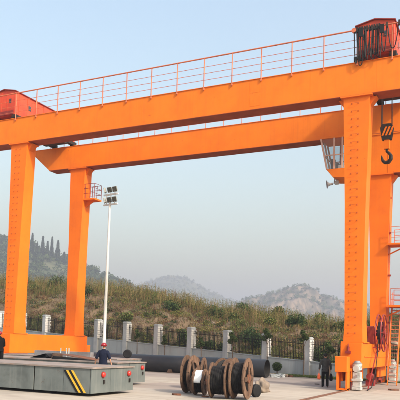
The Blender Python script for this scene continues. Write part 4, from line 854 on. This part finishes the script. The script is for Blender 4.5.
# ------------------------------------------------------------------ people
def skinned(name, J, E, m_, parent, sub=2):
    me = bpy.data.meshes.new(name); bm = bmesh.new(); lay = bm.verts.layers.skin.verify(); V = {}
    for i, (k, (p, r)) in enumerate(J.items()):
        v = bm.verts.new(p); V[k] = v; rr = r if isinstance(r, tuple) else (r, r); v[lay].radius = rr; v[lay].use_root = (i == 0)
    for a, b in E: bm.edges.new((V[a], V[b]))
    bm.to_mesh(me); bm.free(); me.materials.append(MATS[m_]); o = bpy.data.objects.new(name, me); COL.objects.link(o); o.parent = parent
    s = o.modifiers.new('skin', 'SKIN'); s.use_smooth_shade = True; s.branch_smoothing = .5; u = o.modifiers.new('sub', 'SUBSURF'); u.levels = sub; u.render_levels = sub; return o
def person(loc, facing, label, pose, top, legs_m, shoes=True, helmet=None, stoop=0., bare=False):
    """x right, y forward, z up; pose: wrists, elbows, knees, ankles"""
    t = thing('person', loc, label, 'person'); t.rotation_euler = (0, 0, facing); t.scale = (1/K, 1/K, 1/K); J = {}; E = []
    sp = stoop
    J['pelvis'] = ((0, 0, .94), .10); J['spine'] = ((0, .05*sp, 1.12), .09); J['chest'] = ((0, .22*sp, 1.30-.05*sp), .10); J['neck'] = ((0, .36*sp, 1.47-.11*sp), .055)
    J['skull0'] = ((0, .02+.42*sp, 1.53-.13*sp), .072); J['skull1'] = ((0, .025+.46*sp, 1.60-.15*sp), .092); J['skull2'] = ((0, .015+.48*sp, 1.68-.17*sp), .072)
    J['nose'] = ((0, .115+.47*sp, 1.595-.15*sp), .016)
    E += [('pelvis', 'spine'), ('spine', 'chest'), ('chest', 'neck'), ('neck', 'skull0'), ('skull0', 'skull1'), ('skull1', 'skull2'), ('skull1', 'nose')]
    for s, n in ((-1, 'L'), (1, 'R')):
        J['hip'+n] = ((s*.095, 0, .90), .085); k = pose['knee'+n]; an = pose['ankle'+n]; J['knee'+n] = (k, .056); J['calf'+n] = (tuple(k[i]*.7+an[i]*.3+(0, -.02, 0)[i] for i in range(3)), .058); J['ankle'+n] = (an, .040)
        J['toe'+n] = ((an[0]+s*.03, an[1]+.15, max(.03, an[2]-.05)), (.038, .028)); E += [('pelvis', 'hip'+n), ('hip'+n, 'knee'+n), ('knee'+n, 'calf'+n), ('calf'+n, 'ankle'+n), ('ankle'+n, 'toe'+n)]
        J['sh'+n] = ((s*.185, .24*sp, 1.38-.07*sp), .05); J['elbow'+n] = (pose['elbow'+n], .042); w = Vector(pose['wrist'+n]); J['wrist'+n] = (tuple(w), .029)
        E += [('chest', 'sh'+n), ('sh'+n, 'elbow'+n), ('elbow'+n, 'wrist'+n)]
        d = (w-Vector(pose['elbow'+n])).normalized(); pm = w+d*.075; J['palm'+n] = (tuple(pm), (.036, .022)); E.append(('wrist'+n, 'palm'+n))
        fwd = Vector((0, 1, 0)); fwd = (fwd-d*fwd.dot(d)).normalized(); inn = Vector((-s, 0, 0))
        for q, (o_, l1) in enumerate(((-.028, .062), (-.010, .075), (.010, .080), (.028, .072))):
            a = pm+d*.035+fwd*o_; J['f%d%s' % (q, n)] = (tuple(a), .0095); J['g%d%s' % (q, n)] = (tuple(a+d*l1*.55+inn*.012), .0088); J['h%d%s' % (q, n)] = (tuple(a+d*l1*.85+inn*.035), .008)
            E += [('palm'+n, 'f%d%s' % (q, n)), ('f%d%s' % (q, n), 'g%d%s' % (q, n)), ('g%d%s' % (q, n), 'h%d%s' % (q, n))]
        a = w+d*.045+fwd*.035; J['t0'+n] = (tuple(a), .011); J['t1'+n] = (tuple(a+d*.04+fwd*.025), .009); E += [('palm'+n, 't0'+n), ('t0'+n, 't1'+n)]
    skinned('body', J, E, 'skin', t, 1)
    def cloth(name, rings, tubes, m_):
        """one garment: a torso of elliptical rings (y, z, half width, half depth) and limb tubes, fused into one surface"""
        m = MB(); n = 20; vs = [(w*math.cos(2*math.pi*j/n), y+d*math.sin(2*math.pi*j/n), z) for (y, z, w, d) in rings for j in range(n)]
        k = len(rings); m.add(vs, [(i*n+j, i*n+(j+1) % n, (i+1)*n+(j+1) % n, (i+1)*n+j) for i in range(k-1) for j in range(n)]+[tuple(range(n))[::-1], tuple(range((k-1)*n, k*n))])
        for pts, ra, rb in tubes: m.tube(pts, ra, 14, r2=rb); m.lathe([(-ra, 0), (-ra*.7, ra*.7), (0, ra), (ra*.7, ra*.7), (ra, 0)], pts[0], (0, 0, 1), 12)
        o = m.build(name, m_); o.parent = t; r = o.modifiers.new('fuse', 'REMESH'); r.mode = 'VOXEL'; r.voxel_size = .014; r.use_smooth_shade = True; q = o.modifiers.new('soft', 'SMOOTH'); q.iterations = 5; q.factor = .5; return o
    sl = []
    for s, n in ((-1, 'L'), (1, 'R')):
        w = Vector(pose['wrist'+n]); e = Vector(pose['elbow'+n]); sh_ = Vector((s*.165, .24*sp, 1.365-.07*sp)); e1 = e+(w-e)*(.12 if bare else .9); sl.append(([sh_, (sh_+e)/2+Vector((s*.012, -.005, 0)), e, e1], .08, .058 if bare else .048))
    y_ = lambda z: .22*sp*max(0, (z-.95))/.35
    cloth('jacket', [(y_(z), z-(.05*sp if z > 1.2 else 0), w, d) for z, w, d in ((.78, .175, .125), (.82, .19, .135), (.95, .178, .128), (1.08, .170, .122), (1.22, .188, .130), (1.33, .200, .125), (1.40, .170, .105), (1.445, .105, .085), (1.495, .070, .070))], sl, top)
    lg_ = []
    for n in 'LR':
        h_ = Vector(J['hip'+n][0]); k_ = Vector(J['knee'+n][0]); a_ = Vector(J['ankle'+n][0])+Vector((0, 0, -.03)); lg_.append(([h_, (h_+k_)/2, k_, (k_+a_)/2, a_], .100, .064))
    cloth('trousers', [(0, .80, .10, .09), (0, .86, .165, .115), (0, .98, .165, .115), (0, 1.02, .155, .11)], lg_, legs_m)
    for n in 'LR':
        an = J['ankle'+n][0]; to = J['toe'+n][0]
        skinned('shoe', {'heel': ((an[0], an[1]-.045, max(.045, an[2]-.055)), .045), 'mid': ((an[0]*.5+to[0]*.5, an[1]*.5+to[1]*.5, max(.048, an[2]*.5+to[2]*.5-.01)), (.052, .045)), 'toe': ((to[0], to[1]+.03, max(.036, to[2])), (.045, .034))}, [('heel', 'mid'), ('mid', 'toe')], 'shoe', t)
    hc = Vector((0, .012+.46*sp, (1.60 if helmet else 1.615)-.15*sp))
    bm = bmesh.new(); bmesh.ops.create_uvsphere(bm, u_segments=20, v_segments=12, radius=1)
    rad = (.098, .122, .118) if not helmet else (.122, .142, .125)
    cut = -.25 if not helmet else -.02
    bmesh.ops.delete(bm, geom=[v for v in bm.verts if (v.co.z < -.02 if helmet else (v.co.z < -.72 or v.co.z < .25+.95*v.co.y))], context='VERTS')
    for v in bm.verts: v.co = Vector((v.co.x*rad[0], v.co.y*rad[1]-.012, v.co.z*rad[2]+(.0 if not helmet else .025)))
    me = bpy.data.meshes.new('hair'); bm.to_mesh(me); bm.free(); me.materials.append(MATS[helmet or 'hair']); me.polygons.foreach_set('use_smooth', [True]*len(me.polygons))
    o = bpy.data.objects.new('helmet' if helmet else 'hair', me); COL.objects.link(o); o.parent = t; o.location = hc; sm = o.modifiers.new('solid', 'SOLIDIFY'); sm.thickness = .012; sm.offset = 0
    if helmet:
        m = MB(); n = 28; vs = []
        for k in range(n):
            a = 2*math.pi*k/n; br = 1.13+.17*max(0, math.sin(a)); vs += [(math.cos(a)*.12, math.sin(a)*.138-.012, .026), (math.cos(a)*.12*1.1, math.sin(a)*.138*br-.012, .016)]
        m.add(vs, [(2*k, 2*k+1, (2*k+3) % (2*n), (2*k+2) % (2*n)) for k in range(n)]); b = m.build('helmet_brim', helmet); b.parent = o; b.modifiers.new('solid', 'SOLIDIFY').thickness = .01
        h = MB(); h.lathe([(0, .0), (.02, .09), (.03, .1)], (0, 0, 0), (0, 0, 1), 8)
    for s in (-1, 1):
        bm = bmesh.new(); bmesh.ops.create_uvsphere(bm, u_segments=8, v_segments=6, radius=1)
        for v in bm.verts: v.co = Vector((v.co.x*.014, v.co.y*.024, v.co.z*.034))
        me = bpy.data.meshes.new('ear'); bm.to_mesh(me); bm.free(); me.materials.append(MATS['skin']); e = bpy.data.objects.new('ear', me); COL.objects.link(e); e.parent = t; e.location = (s*.085, .02+.46*sp, 1.595-.15*sp)
    return t
WALK = dict(kneeL=(-.10, .10, .50), ankleL=(-.10, .14, .085), kneeR=(.10, .0, .50), ankleR=(.10, -.16, .11), elbowL=(-.27, -.02, 1.13), wristL=(-.30, .03, .88), elbowR=(.26, -.03, 1.13), wristR=(.28, .02, .88))
STAND = dict(kneeL=(-.12, .02, .50), ankleL=(-.13, -.01, .085), kneeR=(.12, .02, .50), ankleR=(.13, -.01, .085), elbowL=(-.29, -.02, 1.12), wristL=(-.38, .06, .88), elbowR=(.28, -.02, 1.12), wristR=(.34, .05, .87))
mr = on_z(325, 387.3, 0); fr_ = .35
person((mr[0], mr[1], 0), fr_, 'man in grey jacket and black trousers walking away with two bags', WALK, 'cloth_grey', 'cloth_black')
def rel(p, f, l): return Vector((p[0]+math.cos(f)*l[0]-math.sin(f)*l[1], p[1]+math.sin(f)*l[0]+math.cos(f)*l[1], l[2]))
def bag(hand, w, h, d, m_, label, f):
    t = thing('hand_bag', (hand.x, hand.y, hand.z-h-.1), label, 'bag'); m = MB(); ux = Vector((math.cos(f), math.sin(f), 0)); uy = Vector((-math.sin(f), math.cos(f), 0)); z = hand.z-.09
    sec = [(.85, .9, -h), (1.05, 1.1, -h*.8), (1.0, 1.0, -h*.35), (.8, .35, -.02)]; vs = []
    for a, b, zz in sec: vs += [Vector((hand.x, hand.y, z+zz))+ux*d/2*b*sx+uy*w/2*a*sy for sx, sy in ((-1, -1), (1, -1), (1, 1), (-1, 1))]
    fs = [(0, 3, 2, 1), (12, 13, 14, 15)]+[(i*4+j, i*4+(j+1) % 4, i*4+4+(j+1) % 4, i*4+4+j) for i in range(3) for j in range(4)]
    o = m.add(vs, fs).build('bag_body', m_, t, bevel=.03); MB().tube([Vector((hand.x, hand.y, z-.04))+uy*w*.28, Vector((hand.x, hand.y, hand.z))+uy*.04, Vector((hand.x, hand.y, hand.z))-uy*.04, Vector((hand.x, hand.y, z-.04))-uy*w*.28], .012, 6).build('bag_handle', m_, t)
hl = rel(mr, fr_, (-.315/K, .05/K, .80/K)); hr = rel(mr, fr_, (.295/K, .04/K, .80/K))
bag(hl, .34, .40, .16, 'bag_orange', 'orange plastic bag in the left hand of the walking man', fr_); bag(hr, .42, .46, .16, 'cloth_black', 'black bag in the right hand of the walking man', fr_)
# worker in a red helmet, on a step behind the nearest trailer
wy = float(c1[1])+3.35+.42; wp = on_y(103, 366, wy); step = .22
t = thing('wooden_step', (wp[0], wy, 0), 'wooden step box behind the nearest trailer under the helmeted worker', 'step')
for zz in (.10,):
    for y in (wy-.26, wy+.24): MB().box(wp[0]-.5, wp[0]+.5, y-.02, y+.02, .0, .2).build('board', 'wood', t)
MB().box(wp[0]-.52, wp[0]+.52, wy-.3, wy+.3, step-.01, step+.012).build('board', 'wood', t)
person((wp[0], wy, step+.005), .25, 'worker in dark navy clothes and red helmet standing behind the nearest trailer', STAND, 'cloth_navy', 'cloth_navy', helmet='helmet_red', bare=True)
ly = wy+.1; lp = on_y(-.3, 350, ly); st2 = .70
t = thing('wooden_step', (lp[0], ly, 0), 'tall wooden trestle behind the nearest trailer at the left edge', 'step')
for zz in (.1, .3, .5):
    for y in (ly-.36, ly+.34): MB().box(lp[0]-.6, lp[0]+.6, y-.02, y+.02, zz-.09, zz+.09).build('board', 'wood', t)
for sx in (-.5, .5): MB().box(lp[0]+sx-.04, lp[0]+sx+.04, ly-.33, ly+.31, 0, st2-.01).build('post', 'wood', t)
MB().box(lp[0]-.62, lp[0]+.62, ly-.4, ly+.38, st2-.01, st2+.012).build('board', 'wood', t)
person((lp[0], ly, st2+.014), 1.25, 'worker in black with a red helmet cut off by the left edge', dict(STAND, wristL=(-.20, .50, .84), elbowL=(-.24, .28, 1.04), wristR=(.30, .42, .95), elbowR=(.30, .16, 1.06)), 'cloth_black', 'cloth_black', helmet='helmet_red', stoop=.25)

# electrical cabinet and bin at the right edge
b = on_z(399.5, 383, 0); t = thing('control_cabinet', (b[0], b[1], 0), 'grey steel control cabinet on the ground right of the stairs', 'cabinet')
MB().box(b[0]-.3, b[0]+.45, b[1]-.25, b[1]+.25, .1, 1.25).build('cabinet_body', 'grey_motor', t, bevel=.015); MB().box(b[0]-.26, b[0]+.41, b[1]-.27, b[1]-.251, .16, 1.19).build('cabinet_door', 'grey_motor', t, bevel=.008)
MB().box(b[0]-.34, b[0]+.49, b[1]-.3, b[1]+.3, 1.2505, 1.32).build('cabinet_roof', 'cab_white', t); MB().box(b[0]-.25, b[0]+.4, b[1]-.2, b[1]+.2, 0, .1).build('plinth', 'dark_steel', t); MB().box(b[0]-.2, b[0]-.17, b[1]-.3, b[1]-.2705, .6, .8).build('door_handle', 'dark_steel', t)

# ------------------------------------------------------------------ haze
hz = MB().box(-3150, 1950, -950, 3350, -16, 262); hm = bpy.data.materials.new('haze'); hm.use_nodes = True; nn = hm.node_tree.nodes; nn.remove(nn['Principled BSDF'])
pv = nn.new('ShaderNodeVolumePrincipled'); pv.inputs['Density'].default_value = .00065/K; pv.inputs['Color'].default_value = (.73, .765, .90, 1); pv.inputs['Anisotropy'].default_value = .2
hm.node_tree.links.new(pv.outputs[0], nn['Material Output'].inputs['Volume']); MATS['haze'] = hm
ho = hz.build('haze', 'haze'); tag(ho, 'thin pale haze filling the air over the yard and hills', 'haze', kind='stuff')

# ------------------------------------------------------------------ layout units to metres
for o in list(bpy.data.objects):
    if o.parent is None and o.type in ('MESH', 'EMPTY'): o.location = o.location*K; o.scale = o.scale*K
